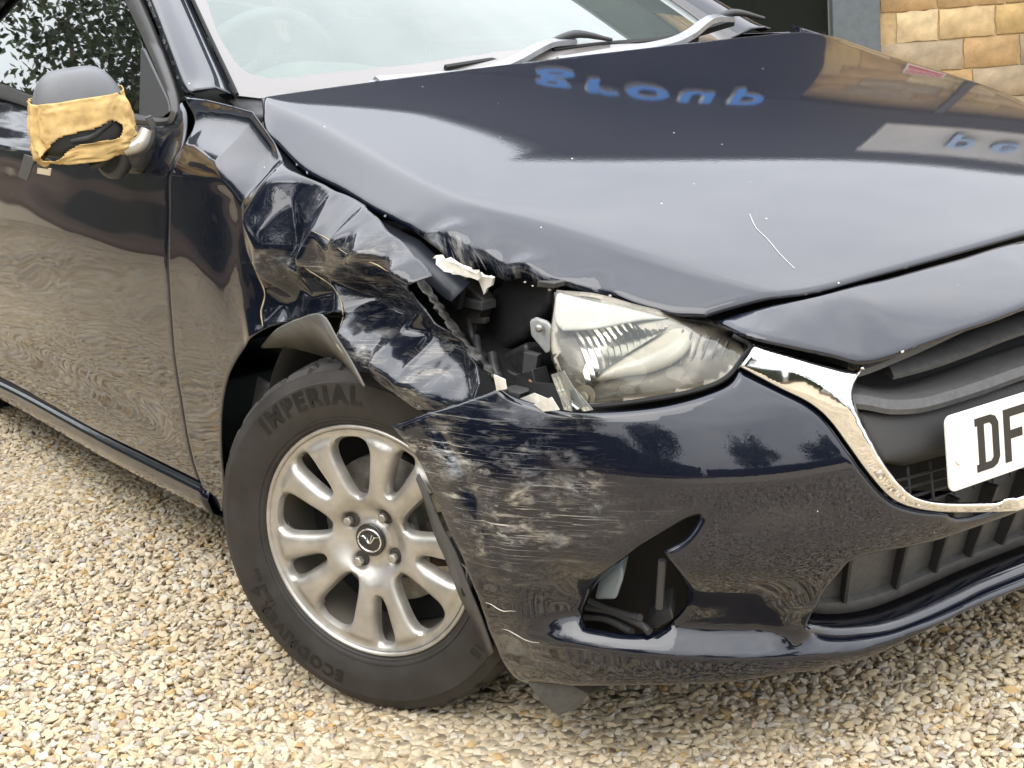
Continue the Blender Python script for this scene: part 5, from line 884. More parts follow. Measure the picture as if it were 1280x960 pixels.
sweep('slat', iz([0, .1, .22, .35, .42], [.622, .620, .614, .608, .606]), lambda p: -.018 - .05 * max(0, abs(p) - .30), [(0, -.006), (.006, .0), (0, .010), (-.03, .016), (-.05, .010), (-.03, -.004)], .415, -.415, M_GREYPL)
sweep('upper_shelf', iz([0, .1, .40, .47, .52], [.656, .655, .632, .625, .622]), lambda p: -.012, [(0, -.008), (.004, 0), (0, .012), (-.06, .02), (-.06, -.002)], .505, -.505, M_GREYPL)
sweep('plate_shelf', iz([0, .12, .24, .36, .43, .49, .52], [.580, .579, .575, .573, .579, .594, .600]), lambda p: -.010, [(.0, -.020), (.005, -.012), (.003, .0), (-.010, .004), (-.07, .002), (-.07, -.02)], .515, -.515, M_GREYPL)
def recess(ph, z, d): r = bump_r(ph, z) - .022 - .03 * sst(.50, .46, z); return np.stack([r * np.cos(ph), -r * np.sin(ph), z], 1)
rl = [(.505, .575), (.42, .562), (.33, .558), (.2, .556), (0, .556)]; rl = rl + mir(rl)[1:] + [(-.46, .49), (-.40, .468), (0, .466), (.40, .468), (.46, .49)]
panel('plate_backing', recess, [rl], .010, M_HATCH, grille, (1, 0, 0), .003, .004, .01, .8)
for k in range(16):
    p = .44 - k * .055; a = cyl(p, .465, -.06); b = cyl(p, .405, -.05); tube('mesh_bar', [a, b], .0028, M_PLASTIC, grille, 6, False)
for z in (.45, .435, .42): tube('mesh_bar', [cyl(p, z - .0, -.056) for p in np.linspace(.44, -.44, 20)], .0024, M_PLASTIC, grille, 6, False)
# ---- number plate
plate = empty('number_plate'); plate.parent = car
PXC = .772; yaw = 0.0
Rp = Matrix(((0, 0, 1, PXC), (1, 0, 0, -.023), (0, 1, 0, .497), (0, 0, 0, 1))) @ Matrix.Rotation(math.radians(-4), 4, 'X')
def rounded(w, h, r, n=5):
    P = []
    for cx, cy, a0 in ((w / 2 - r, h / 2 - r, 0), (-w / 2 + r, h / 2 - r, 90), (-w / 2 + r, -h / 2 + r, 180), (w / 2 - r, -h / 2 + r, 270)):
        for k in range(n + 1): a = math.radians(a0 + 90 * k / n); P.append((cx + r * math.cos(a), cy + r * math.sin(a)))
    return P
def on_plate(l, z): return [tuple(Rp @ Vector((a, b, z))) for a, b in l]
nrm = Rp.to_3x3() @ Vector((0, 0, 1))
prism('plate_blank', on_plate(rounded(.52, .111, .012), 0), nrm * .004, M_WHITE, plate, .0012)
def bar(l, nm='character'): return prism(nm, on_plate(l, .0042), nrm * .0006, M_BLACKINK, plate, 0)
x0 = -.260 + .059; h = .079 / 2; w = .014
# D: stem with serifs and bowl, one outline per ring
Dout = [(0, -h), (.034, -h), (.044, -h + .004), (.050, -h + .014), (.050, h - .014), (.044, h - .004), (.034, h), (0, h), (0, h - w * .8), (.005, h - w * .8), (.005, -h + w * .8), (0, -h + w * .8)]
Din = [(.019, -h + w * .8), (.031, -h + w * .8), (.036, -h + .016), (.036, h - .016), (.031, h - w * .8), (.019, h - w * .8)]
def char(outl, holes, ox):
    L = [np.array(outl) + (ox, 0)] + [np.array(q) + (ox, 0) for q in holes]; V, F = fill(L, .02)
    P = [tuple(Rp @ Vector((a, b, .0046))) for a, b in V]; n3 = Rp.to_3x3() @ Vector((0, 0, 1)); o = mesh('character', P, F, M_BLACKINK, plate, False)
    if (np.array(o.data.polygons[0].normal) @ np.array(n3)) < 0: o.data.flip_normals()
    s = o.modifiers.new('t', 'SOLIDIFY'); s.thickness = .0005
char(Dout, [Din], x0); char([(0, -h), (w, -h), (w, -.006), (.040, -.006), (.040, .007), (w, .007), (w, h - .0125), (.050, h - .0125), (.050, h), (0, h)], [], x0 + .061)
def disc(name, c, n, r, m, parent, t=.002, seg=16):
    n = Vector(n).normalized(); a = n.orthogonal().normalized(); b = n.cross(a); return prism(name, [tuple(Vector(c) + a * r * math.cos(k * 6.28318 / seg) + b * r * math.sin(k * 6.28318 / seg)) for k in range(seg)], n * t, m, parent, t * .4)
disc('screw_cap', Rp @ Vector((-.26 + .022, -.012, .004)), nrm, .0065, M_WHITE, plate, .003)

# ---- headlamp
lamp = empty('headlamp'); lamp.parent = car; lamp['label'] = 'broken headlamp with cracked clear lens and exposed reflector'
LOFF = TPS(T['lamp_off'], 1e-4)
def lamp_fn(depth):
    def f(ph, z, d):
        r = bump_r(ph, z) + LOFF(ph, z) - depth(ph, z, d); return np.stack([r * np.cos(ph), -r * np.sin(ph), z], 1)
    return f
panel('lens', lamp_fn(lambda p, z, d: .004 + 0 * p), [T['lens']], .008, M_LENS, lamp, (1, -1, 0), 0, .006, .010, .8)
panel('lamp_housing', lamp_fn(lambda p, z, d: np.minimum(.010 + d * 1.2, .060)), [T['lamp_shell']], .008, grain(mat('lamp_interior', (.17, .15, .118), .25, .45, .2), 25, .4, .1), lamp, (1, -1, 0), .003, 0, .01, .8)
RV = []; RF = []
def lampt(a, b, dep): r = float(bump_r(a, b)) + float(LOFF(np.array(a), np.array(b))) - dep; return (r * math.cos(a), -r * math.sin(a), b)
for i in range(len(T['ribs']) - 1):
    A, B = T['ribs'][i], T['ribs'][i + 1]; n0 = len(RV); bow = lambda k: .018 * math.sin(math.pi * k / 6)
    for k in range(7): RV += [lampt(*A[k], .022 + bow(k)), lampt(*B[k], .030 + bow(k)), lampt(*B[k], .022 + bow(k))]
    for k in range(6):
        q = n0 + 3 * k; RF += [(q, q + 1, q + 4, q + 3), (q + 1, q + 2, q + 5, q + 4)]
mesh('reflector', RV, RF, grain(mat('reflector_silver', (.86, .84, .78), .10, 1), 8, .1, 0), lamp, True, 25)
panel('reflector_bowl', lamp_fn(lambda p, z, d: .048 + 0 * p), [T['lamp_refl']], .008, mat('bowl_silver', (.72, .69, .62), .2, 1), lamp, (1, -1, 0), .002, 0, .01, .8)
panel('bezel', lamp_fn(lambda p, z, d: .034 - np.minimum(d * .55, .020)), [T['lamp_arch']], .0045, grain(mat('lamp_bezel', (.46, .42, .33), .3, 0, .5), 10, .2, 0), lamp, (1, -1, 0), .003, .006, .010, .8)
for k in range(9):
    p = .80 - .016 * k; tube('lamp_rib', [cyl(p, .695 - .004 * k, -.055), cyl(p + .02, .655 - .002 * k, -.05)], .0018, mat('lamp_rib', (.05, .045, .04), .4), lamp, 5, False)
panel('top_cover', lamp_fn(lambda p, z, d: .008 + 0 * p), [T['lamp_trim']], .006, grain(mat('pale_trim', (.50, .48, .42), .5), 40, .15, .1), lamp, (1, -1, 0), .002, .003, .006, .8)
disc('bulb_holder', cyl(.955, .622, -.028), (.55, -.75, .35), .017, mat('bulb_holder', (.16, .13, .09), .4), lamp, .004, 24); disc('bulb', cyl(.955, .622, -.0235), (.55, -.75, .35), .009, mat('bulb_glass', (.35, .31, .24), .15, .3), lamp, .006, 18)
tube('seal', [tuple(cyl(a, b, -.012)) for a, b in T['lens'][20:58:2]], .0035, M_DARK, lamp, 6)
prism('bracket', POLY['bracket'], (-.012, .01, 0), grain(mat('lamp_bracket', (.36, .36, .34), .5), 40, .2, .2), lamp, .003)
bc = np.array(POLY['bracket']).mean(0); disc('bolt', bc + np.array([.004, -.004, .010]), (.6, -.8, 0), .007, M_STEEL, lamp, .010, 6)
for k, l in enumerate(POLY['shards']): 
    o = prism('lens_shard' if k not in (1, 3, 5) else 'plastic_shard', l, (.002, -.003, .0005), M_SHARD if k not in (1, 3, 5) else M_CREAM, lamp, 0)

# ---- what the missing wing edge lays open
bay = empty('engine_bay'); bay.parent = car
prism('airbox_lid', POLY['airbox_lid'], (-.03, .16, .0), M_PLASTIC, bay, .012)
prism('airbox_base', POLY['airbox_base'], (-.03, .14, -.02), M_PLASTIC, bay, .010)
prism('inner_panel', POLY['inner_panel'], (-.01, .03, 0), grain(mat('dusty_dark_metal', (.06, .055, .048), .6, .3), 30, .4, .2), bay, .004)
box('bay_dark_fill', (-.30, -.50, .25), (.46, .62, .70), M_DARK, bay, .03)  # unseen dark box added under the bonnet so gaps look dark
box('inner_wing', (-.45, -.62, .55), (.05, -.56, .79), M_DARK, bay, .01); box('inner_wing', (-.45, .56, .40), (.45, .62, .80), M_DARK, bay, .01)
box('bulkhead', (-.50, -.70, .20), (-.46, .70, .985), M_DARK, bay, .005)
box('slam_panel', (.36, -.62, .60), (.42, .62, .66), M_PLASTIC, bay, .01)
box('floor_light_block', (-3.0, -.70, .15), (.45, .70, .20), M_DARK, bay, .01)  # unseen dark box added to block light beneath the car
for k, (dx, dz) in enumerate(((.0, .0), (.03, -.035), (-.02, -.06), (.05, -.02))):
    b_ = np.array([.20 + dx, -.655, .60 + dz]); tube('cable', [b_, b_ + (.04, -.01, -.02), b_ + (.09, .0, .01), b_ + (.13, .02, -.03)], .004, M_PLASTIC, bay, 6)
tube('wire', [(.30, -.66, .615), (.33, -.675, .60), (.34, -.66, .57)], .003, mat('copper', (.45, .22, .10), .4, .5), bay, 6)
for k, l in enumerate(POLY['cavity']): prism('broken_bracket', l, (-.004, .03 if k % 2 else .012, 0), (M_PLASTIC, M_GREYPL, MATS['dusty_dark_metal'])[k % 3], bay, .0015)
for k in range(5):
    b_ = np.array([.14 + .03 * k, -.66 - .008 * (k % 2), .68 - .025 * k]); tube('hose', [b_, b_ + (.03, -.012, -.03), b_ + (.05, .01, -.07), b_ + (.10, .03, -.09)], .005 + .002 * (k % 3), M_PLASTIC, bay, 8)
# torn bumper-bracket strip running down to the corner, and torn pale plastic
sa, sb = spline(POLY['strip_a'], 6), spline(POLY['strip_b'], 6); sb = sa * .35 + sb * .65; jig = np.array([[rng.uniform(-.004, .004) for _ in range(3)] for _ in sa]); mid = (sa + sb) / 2 + np.array([.006, -.012, .004]) + jig
grid('torn_strip', [sa + jig * .8, mid, sb - jig * .6], grain(mat('scraped_strip', (.055, .052, .046), .42, .3), 60, .9, .5, .003), bay, .003, 30)
def ragged(name, pts, vec, m, parent, n=4, amp=.004):
    P = resample(np.array(pts), .012); P = P + np.array([[rng.uniform(-amp, amp) for _ in range(3)] for _ in P]); return prism(name, P, vec, m, parent, 0)
ragged('torn_liner', POLY['torn_cream'], (.002, .003, .002), M_CREAM, bay); ragged('torn_liner', POLY['torn_tip'], (.002, .003, .002), M_CREAM, bay, amp=.002)
hg = np.array(POLY['bolt']); disc('bolt', hg, (.2, -.7, .7), .007, M_PLASTIC, bay, .004, 12)
# gutter under the bonnet edge
be = [p for p in T['bonnet'] if p[1] < -.60 and -.44 < p[0] < .2]; be = sorted(be, key=lambda p: p[0])
g0 = [(x, y + .012, float(BONNET(x, y)) - .022) for x, y in be]; g1 = [(x, y - .025, float(BONNET(x, y)) - .045) for x, y in be]
grid('gutter', [g0, g1], mat('gutter_paint', (.012, .014, .02), .45), bay, .003)

# ---- front wing (right, crushed)
shut = [tuple(p) for p in T['shut']]; arch = [tuple(p) for p in T['arch']]; wf = [(p[0], p[2]) for p in T['wing_front']]
CR = TPS([(-.361, .968, -.752), (-.271, .924, -.757), (-.148, .893, -.757), (-.091, .882, -.757), (.01, .864, -.755), (.06, .848, -.757), (.131, .821, -.765), (.195, .798, -.77), (.229, .777, -.77),
          (-.18, .866, -.785), (-.05, .850, -.785), (.05, .836, -.790), (.14, .800, -.795), (-.23, .90, -.805), (-.215, .815, -.842), (-.235, .744, -.846), (-.29, .78, -.832), (-.30, .86, -.826),
          (-.061, .823, -.823), (.02, .822, -.828), (.095, .808, -.828), (.18, .785, -.822), (.231, .760, -.806), (.25, .717, -.795), (-.12, .826, -.800), (-.16, .79, -.79), (-.14, .745, -.815), (-.10, .775, -.835), (-.05, .75, -.80),
          (-.23, .68, -.800), (-.15, .70, -.785), (-.085, .715, -.765), (.031, .715, -.752), (.10, .70, -.750), (.166, .675, -.755), (.24, .655, -.765), (.31, .636, -.775),
          (.01, .672, -.832), (.07, .660, -.842), (.136, .640, -.842), (.20, .622, -.840), (.26, .610, -.830), (-.256, .642, -.835), (-.12, .668, -.815), (-.026, .694, -.815), (.026, .652, -.838), (.102, .618, -.830), (.171, .594, -.82), (.224, .577, -.815), (.277, .586, -.815), (.314, .601, -.81),
          (.177, .746, -.785), (.36, .639, -.785), (.362, .609, -.80)], 2e-5)
def facets(pts, step=.0052):
    """creased sheet: flat facets between scattered points, creases rounded over a few millimetres"""
    P = np.array(pts, float); v, _e, f, ov, *_ = delaunay_2d_cdt([Vector((p[0], p[1])) for p in P], [], [], 0, 1e-6)
    Q = np.array([(q.x, q.y, P[o[0], 2]) for q, o in zip(v, ov)])
    def one(x, z):
        y = np.full(x.shape, np.nan)
        for t in f:
            A, B, C = Q[list(t)]; d = (B[1] - C[1]) * (A[0] - C[0]) + (C[0] - B[0]) * (A[1] - C[1])
            if abs(d) < 1e-12: continue
            l1 = ((B[1] - C[1]) * (x - C[0]) + (C[0] - B[0]) * (z - C[1])) / d; l2 = ((C[1] - A[1]) * (x - C[0]) + (A[0] - C[0]) * (z - C[1])) / d; l3 = 1 - l1 - l2
            k = (l1 > -1e-6) & (l2 > -1e-6) & (l3 > -1e-6); y[k] = (l1 * A[2] + l2 * B[2] + l3 * C[2])[k]
        return np.where(np.isnan(y), CR(x, z), y)
    def fn(x, z):
        return np.mean([one(x + step * a, z + step * b) for a, b in ((0, 0), (1, .3), (-.3, 1), (-1, -.3), (.3, -1), (.5, -.6), (-.5, .6))], axis=0)
    return fn
_cp = [tuple(p) + (y,) for p, y in zip(CR.c, CR(CR.c[:, 0], CR.c[:, 1]))]; _r = random.Random(11)
for _ in range(95):
    x, z = _r.uniform(-.27, .36), _r.uniform(.57, .86)
    if min((x - p[0]) ** 2 + (z - p[1]) ** 2 for p in _cp) > .024 ** 2: _cp.append((x, z, float(CR(np.array(x), np.array(z))) + _r.gauss(0, .0085) * (1.25 if z < .72 else .8)))
for x, z in [(-.5, .5), (-.5, 1.05), (.5, .5), (.5, .9), (0, .5), (0, 1.0), (-.5, .8)]: _cp.append((x, z, float(CR(np.array(x), np.array(z)))))
FAC = facets(_cp)
ZT = ([-.70, -.56, -.425, -.361, -.271, -.148, -.09, .01, .13, .23], [1.026, 1.014, .999, .968, .924, .893, .882, .864, .821, .777]); YT = ([-.70, -.60, -.50, -.425, -.271, -.1, .23], [-.752, -.744, -.736, -.733, -.752, -.757, -.77])
def wing_y(x, z):
    y0 = side_y(x, z); up = sst(0, 1, (z - np.interp(x, *ZT) + .085) / .085); y0 = y0 + (np.interp(x, *YT) - y0) * up * sst(-.70, -.58, x)
    w = sst(-.33, -.25, x); y1 = .74 * FAC(x, z) + .26 * CR(x, z)
    k = sst(-.26, -.16, x)
    y = y0 * (1 - w) + y1 * w + k * np.array([fbm((a * 9, b * 11, 2.0), 1, 3) for a, b in zip(x, z)]) * .0045
    # hollow behind the fold
    y = y + .004 * np.exp(-((x + .38 + .05 * (z - .8)) / .06) ** 2) * win(.60, .75, .86, .90, z)
    y = y + .0018 * np.array([fbm((a * 4, b * 6, 7.0), 1, 2) for a, b in zip(x, z)]) * sst(-.72, -.6, x)
    return y
wo = shut + [(-.722, .205)] + [tuple(p) for p in arch[::-1]][0:] + [tuple(p) for p in wf[::-1]][1:] + [(-.56, 1.014)]
def f_wing(x, z, d): return np.stack([x, wing_y(x, z), z], 1)
def wscuff(x, z):
    s = np.zeros_like(x)
    for a, b, ra, rb, k in [(-.02, .77, .10, .03, .8), (.10, .74, .12, .03, .7), (.05, .80, .10, .02, .7), (.08, .64, .09, .04, .9), (-.20, .76, .06, .02, .5), (.18, .61, .09, .035, 1.0), (.02, .68, .06, .03, .8), (.25, .66, .05, .04, .8)]: s = np.maximum(s, k * np.exp(-(((x - a) / ra) ** 2 + ((z - b) / rb) ** 2)))
    return s
wing = panel('front_wing', f_wing, [wo], .0050, M_SCUFF, car, (0, -1, .3), .0022, .002, .004, 1, True, wscuff); wing['label'] = 'crumpled and torn navy front wing over the wheel'
# torn edges with filler and primer showing
for a, b in ((18, 23), ):
    pass
te = [(x, float(wing_y(np.array([x]), np.array([z]))[0]) - .001, z) for x, z in [(-.243, .76), (-.250, .735), (-.258, .70), (-.262, .67), (-.256, .645)]]
tube('torn_edge', te, [.0006, .0022, .001, .002, .0006], grain(mat('filler', (.40, .33, .21), .7), 60, .5, .3), wing, 6)
for pts in ([(-.10, .778), (-.085, .760), (-.04, .735), (-.02, .71), (-.005, .693)], [(-.06, .825), (.0, .815), (.06, .80), (.11, .79), (.15, .775)], [(.0, .69), (.02, .66), (.05, .645)]):
    P = spline([(x, float(wing_y(np.array([x]), np.array([z]))[0]) - .0004, z) for x, z in pts], 3); P = P + np.array([[0, 0, rng.uniform(-.002, .002)] for _ in P])
    tube('cracked_paint', P, [.0003, .0010, .0004, .0012, .0003], MATS['filler'], wing, 5, False)
# liner hanging in the arch
lf = np.array(POLY['liner_flap']); grid('liner_flap', [spline(lf[[0, 1, 2, 3, 4, 5, 6]], 4), spline(np.vstack([lf[0] + (.002, 0, -.003), lf[[11, 10, 9, 8, 7]], lf[6] + (0, 0, -.002)]), 4)], grain(mat('dusty_liner', (.13, .125, .115), .7), 30, .3, .3), wing, .003, offset=1)
V = []
ar = np.array(arch + [(0.02, .70), (.2, .64), (.33, .5), (.40, .33)])
lin = []
for yy, sc_ in ((-.79, 1.0), (-.76, .985), (-.60, .97), (-.46, .97)):
    lin.append([(0 + .40 * sc_ * math.cos(t) * 1.02 - .02, yy, .30 + .385 * sc_ * math.sin(t)) for t in np.linspace(math.radians(205), math.radians(28), 40)])
grid('arch_liner', lin, M_DARK, car, .004)
lp = [(-.44 * .93 * 1.0, -.79, .52), (-.47, -.79, .42), (-.50, -.785, .33), (-.545, -.78, .235)]
lq = [(-.36, -.77, .50), (-.39, -.77, .40), (-.41, -.765, .31), (-.43, -.76, .22)]
grid('liner_edge', [spline(lp, 5), spline(lq, 5)], M_PLASTIC, car, .004); disc('liner_clip', (-.43, -.782, .40), (.3, -1, 0), .010, M_GREYPL, car, .004)

# ---- door, sill, glass
dshut = [(x - .004, z) for x, z in shut]
do = [(-.688, 1.018)] + dshut[3:-1] + [(-.735, .245), (-1.5, .222), (-2.40, .200), (-2.40, 1.03), (-1.902, 1.004), (-1.587, .989), (-1.212, .977), (-.906, .973), (-.74, .976)]
def f_side(x, z, d):
    y = side_y(x, z) + np.array([fbm((a * 2.4, b * 5.0, 1.1), 1, 2) for a, b in zip(x, z)]) * .0012
    return np.stack([x, y, z], 1)
door = panel('front_door', f_side, [do], .0135, M_PAINT, car, (0, -1, 0), .003, .005, .007)
lipx = np.linspace(-2.5, -.70, 40)
def sillz(x): return .241 + (x + .73) * .0245
rows = []
for dz, dy in ((-.002, .022), (-.006, .004), (-.030, -.002), (-.058, .006), (-.072, .03), (-.072, .10)):
    rows.append([(x, float(side_y(x, np.array(.235))) + dy, sillz(x) + dz) for x in lipx])
grid('sill', rows, M_PAINT, car, .003); tube('sill_seal', [(x, float(side_y(x, np.array(.235))) + .012, sillz(x) - .0005) for x in (-2.4, -1.5, -.74)], .0045, M_DARK, car, 6)
def flat(name, pts, m, parent, vec, bevel=0): return prism(name, pts, vec, m, parent, bevel)
gin = (0, .004, .002)
G = POLY['glass']; gx = [(-2.5, G[0][1] + .0, G[0][2] + .02)] + G + [(-2.2, -.60, 1.38), (-2.5, -.60, 1.38)]
wglass = flat('window_glass', gx, M_SIDE, door, (0, .004, .001)); 
fi, fo = np.array(POLY['frame_in']), np.array(POLY['frame_out'])
fi = np.vstack([[-1.55, -.575, 1.42], fi, fi[-1] + (-.6, .0, .03)]); fo = np.vstack([[-1.50, -.60, 1.45], fo, fo[-1] + (-.6, .0, .03)])
fis, fos = spline(fi, 5), spline(fo, 5); mid = (fis + fos) / 2 + np.array([0, -.008, 0])
grid('window_frame', [fis + (0, .004, 0), fis + (0, -.004, 0), mid, fos + (0, -.002, 0), fos + (0, .008, 0)], grain(mat('window_trim', (.035, .034, .032), .42), 40, .2, .1), door, .002, 50)
flat('corner_trim', [(p[0], p[1] - .004, p[2]) for p in POLY['tri']], M_PLASTIC, door, (0, .006, .002), .002)
hd = tube('handle', [(-1.80, -.862, .905), (-1.86, -.872, .905), (-2.0, -.872, .91)], [.010, .014, .012], M_CHROME, door, 12)
# A pillar
pa, pb = spline(POLY['pillar_a'], 5), spline(POLY['pillar_b'], 5); L_ = np.linspace(0, 1, len(pa))[:, None]; pa = pa + (.0, .004, .004)
m1 = pa * .66 + pb * .34 + np.array([.012, -.014, .010]); m2 = pa * .33 + pb * .67 + np.array([.014, -.008, .016])
rowsP = [pa + (-.01, .02, -.01), pa, m1, m2, pb + (0, 0, .004), pb + (-.01, .01, -.012)]
top = [np.array([-1.52, -.60, 1.44]), np.array([-1.50, -.605, 1.45]), np.array([-1.42, -.60, 1.47]), np.array([-1.38, -.56, 1.475]), np.array([-1.35, -.53, 1.465]), np.array([-1.36, -.52, 1.45])]
rowsP = [spline(np.vstack([t, r[::4]]), 6) for t, r in zip(top, rowsP)]
grid('windscreen_pillar', rowsP, M_PAINT, car, .003)
mesh_r = [[(p[0], -p[1], p[2]) for p in r] for r in rowsP][::-1]; grid('windscreen_pillar', mesh_r, M_PAINT, car, .003)
seal = pb + np.array([.004, .006, .004]); tube('pillar_seal', np.vstack([[-1.345, -.52, 1.462], seal]), .004, M_DARK, car, 6)

# ---- windscreen with printed border
ws = [(-.475 - .20 * (y / .66) ** 2, y) for y in np.linspace(-.655, .655, 31)]; sl = [(p[0], p[1]) for p in pb[::-1]]
wl_ = [(p[0], p[1] + .004) for p in pb[::-1]] + [(-1.345, -.515)] + [(-1.30, 0)] + [(-1.345, .515)] + [(p[0], -p[1] - .004) for p in pb]
bottom = [(x, y) for x, y in ws[1:-1]][::-1]
wloop = wl_ + bottom
def f_scr(x, y, d): return np.stack([x, y, screen_z(x, y)], 1)
screen = panel('windscreen', f_scr, [wloop], .03, M_SCREEN, car, (1, 0, 1), 0, 0)
fin = [tuple(p) for p in POLY['frit_in']]; finl = [(-1.29, -.48)] + spline(np.array(fin[:-1]), 4).tolist(); far = [(x, -y) for x, y in finl][::-1]; 
fl2 = [p for p in finl if p[1] < -.03] + [(-.553, 0.0)] + [p for p in far if p[1] > .03]
frit_loop = wl_ + bottom
M_FRIT = mat('printed_border', (.13, .118, .108), .4, spec=.5, coat=1)
panel('windscreen_border', lambda x, y, d: np.stack([x, y, screen_z(x, y) + .0012], 1), [frit_loop, fl2 + [(-1.26, .40), (-1.24, 0), (-1.26, -.40)]], .02, M_FRIT, screen, (1, 0, 1), 0, 0)
cw = [(-.455 - .02 * abs(y), y, .985) for y in np.linspace(-.66, .66, 20)]; cw2 = [(-.53 - .20 * (y / .66) ** 2, y, float(screen_z(-.53 - .2 * (y / .66) ** 2, y)) - .016) for y in np.linspace(-.66, .66, 20)]
grid('scuttle_panel', [cw, [((a[0] + b[0]) / 2, a[1], min(a[2], b[2]) - .005) for a, b in zip(cw, cw2)], cw2], M_PLASTIC, car, .003)
# ---- wipers
def ribbon(name, pts, w, h, m, parent):
    P = spline(np.array(pts), 6); up = np.array([.45, 0, .9]); up /= np.linalg.norm(up); V = []; F = []
    T0 = np.gradient(P, axis=0); n = len(P); ww = np.broadcast_to(np.interp(np.linspace(0, 1, n), np.linspace(0, 1, len(np.atleast_1d(w))), np.atleast_1d(w)), n)
    for p, t, w_ in zip(P, T0, ww):
        t /= np.linalg.norm(t); s = np.cross(up, t); s /= np.linalg.norm(s)
        for a, b in ((-1, 0), (-.7, 1), (.7, 1), (1, 0)): V.append(p + s * w_ * a + up * h * b)
    for i in range(n - 1):
        for k in range(4): F.append((i * 4 + k, i * 4 + (k + 1) % 4, i * 4 + 4 + (k + 1) % 4, i * 4 + 4 + k))
    F += [(0, 1, 2, 3), tuple(range(4 * n - 1, 4 * n - 5, -1))]; o = mesh(name, V, F, m, parent, sharp=40); return o
for a, b in (('wiper1_arm', 'wiper1_blade'), ('wiper2_arm', 'wiper2_blade')):
    w = empty('wiper'); w.parent = car
    ribbon('arm', np.array(POLY[a]) + (0, 0, .004), [.017, .016, .014, .009], .010, M_PLATEGREY, w)
    ribbon('blade', np.array(POLY[b]) + (0, 0, .0), .007, .014, M_DARK, w); mid_ = np.array(POLY[a])[-1]; tube('bridge', [mid_ + (.0, -.09, .004), mid_ + (.004, 0, .022), mid_ + (0, .10, .002)], [.005, .009, .004], M_PLASTIC, w, 8)
    e_ = np.array(POLY[a])[0]; disc('pivot_cap', e_ + (0, -.006, -.004), (.3, 0, 1), .014, M_PLATEGREY, w, .014)

# ---- cabin: roof, dashboard, wheel, seats and the rest of the body
rr = []
for x, z, w in ((-1.33, 1.462, .54), (-1.6, 1.492, .56), (-2.1, 1.50, .57), (-2.6, 1.475, .56), (-3.0, 1.42, .53)):
    rr.append([(x - .04 * (1 - (y / w) ** 2) * (-1 if x > -1.4 else 0), y, z + .02 * (1 - (y / w) ** 2)) for y in np.linspace(-w, w, 15)])
grid('roof', rr, M_PAINT, car, .004)
for s in (1, -1):
    q = []
    for z in (.20, .35, .55, .75, .90, .97, 1.02): q.append([(x, s * float(side_y(np.array(x), np.array(z))), z) for x in np.linspace(-2.41 if s == 1 else -.72, -3.25, 20)])
    grid('rear_side', q if s == 1 else [[p for p in r if p[0] < 0] for r in q], M_PAINT, car, .004)
for s, x0 in ((1, -.80), (-1, -2.5)):
    flat('side_window', [(x0, s * .77, 1.02), (-3.0, s * .76, 1.04), (-2.9, s * .58, 1.42), (-1.5, s * .60, 1.43)], M_SIDE, car, (0, -s * .004, 0))
q = []
for z in (.20, .45, .75, .95, 1.02): q.append([(x, .5 * 0 - float(side_y(np.array(x), np.array(z))), z) for x in np.linspace(-.60, -2.45, 20)])
grid('left_door', q, M_PAINT, car, .004)
q = []
for t in np.linspace(0, 1, 12):
    row = []
    for x in np.linspace(-.58, .40, 24):
        zt = float(BONNET(x, .745)) - .004; zb = .62 if abs(x) < .42 else .3; z = zt * (1 - t) + zb * t; yy = -float(side_y(np.array(x), np.array(min(z, .97)))); yy = min(yy, .748 + 1.2 * t * .2)
        row.append((x, yy, z))
    q.append(row)
grid('left_wing', q, M_PAINT, car, .004)
q = []
for z, x in ((.25, -3.20), (.6, -3.27), (.95, -3.22), (1.05, -3.18), (1.42, -3.0)): q.append([(x, y, z) for y in np.linspace(-.74, .74, 12)])
grid('tailgate', q, M_PAINT, car, .004)
M_TRIM = grain(mat('cabin_trim', (.10, .10, .095), .7), 30, .2, .2); M_SEAT = grain(mat('seat_fabric', (.06, .06, .06), .9), 80, .2, .3)
d1 = []
for x, z in ((-.62, .985), (-.80, 1.0), (-.98, 1.005), (-1.10, .97), (-1.14, .86), (-1.10, .70)):
    d1.append([(x, y, z + .05 * math.exp(-((y + .36) / .16) ** 2) * (1 if x < -.7 else 0)) for y in np.linspace(-.66, .66, 40)])
dash = grid('dashboard', d1, M_TRIM, car, .006)
stw = empty('steering_wheel', (-1.17, -.36, 1.00)); stw.parent = car; stw.rotation_euler = (0, math.radians(-65), 0)
V = []; F = []
for i in range(48):
    a = i * 2 * math.pi / 48
    for k in range(10): b = k * .62832; r = .178 + .015 * math.cos(b); V.append((r * math.cos(a), r * math.sin(a), .015 * math.sin(b)))
for i in range(48):
    for k in range(10): F.append((i * 10 + k, i * 10 + (k + 1) % 10, (i + 1) % 48 * 10 + (k + 1) % 10, (i + 1) % 48 * 10 + k))
mesh('rim', V, F, M_TRIM, stw); 
for a in (0, 2.5, -2.5): prism('spoke', [(.03 * math.cos(a) - .02 * math.sin(a), .03 * math.sin(a) + .02 * math.cos(a), -.01), (.17 * math.cos(a) - .012 * math.sin(a), .17 * math.sin(a) + .012 * math.cos(a), -.005), (.17 * math.cos(a) + .012 * math.sin(a), .17 * math.sin(a) - .012 * math.cos(a), -.005), (.03 * math.cos(a) + .02 * math.sin(a), .03 * math.sin(a) - .02 * math.cos(a), -.01)], (0, 0, .012), M_TRIM, stw, .003)
disc('airbag_pad', (0, 0, -.01), (0, 0, 1), .065, M_TRIM, stw, .03, 24)
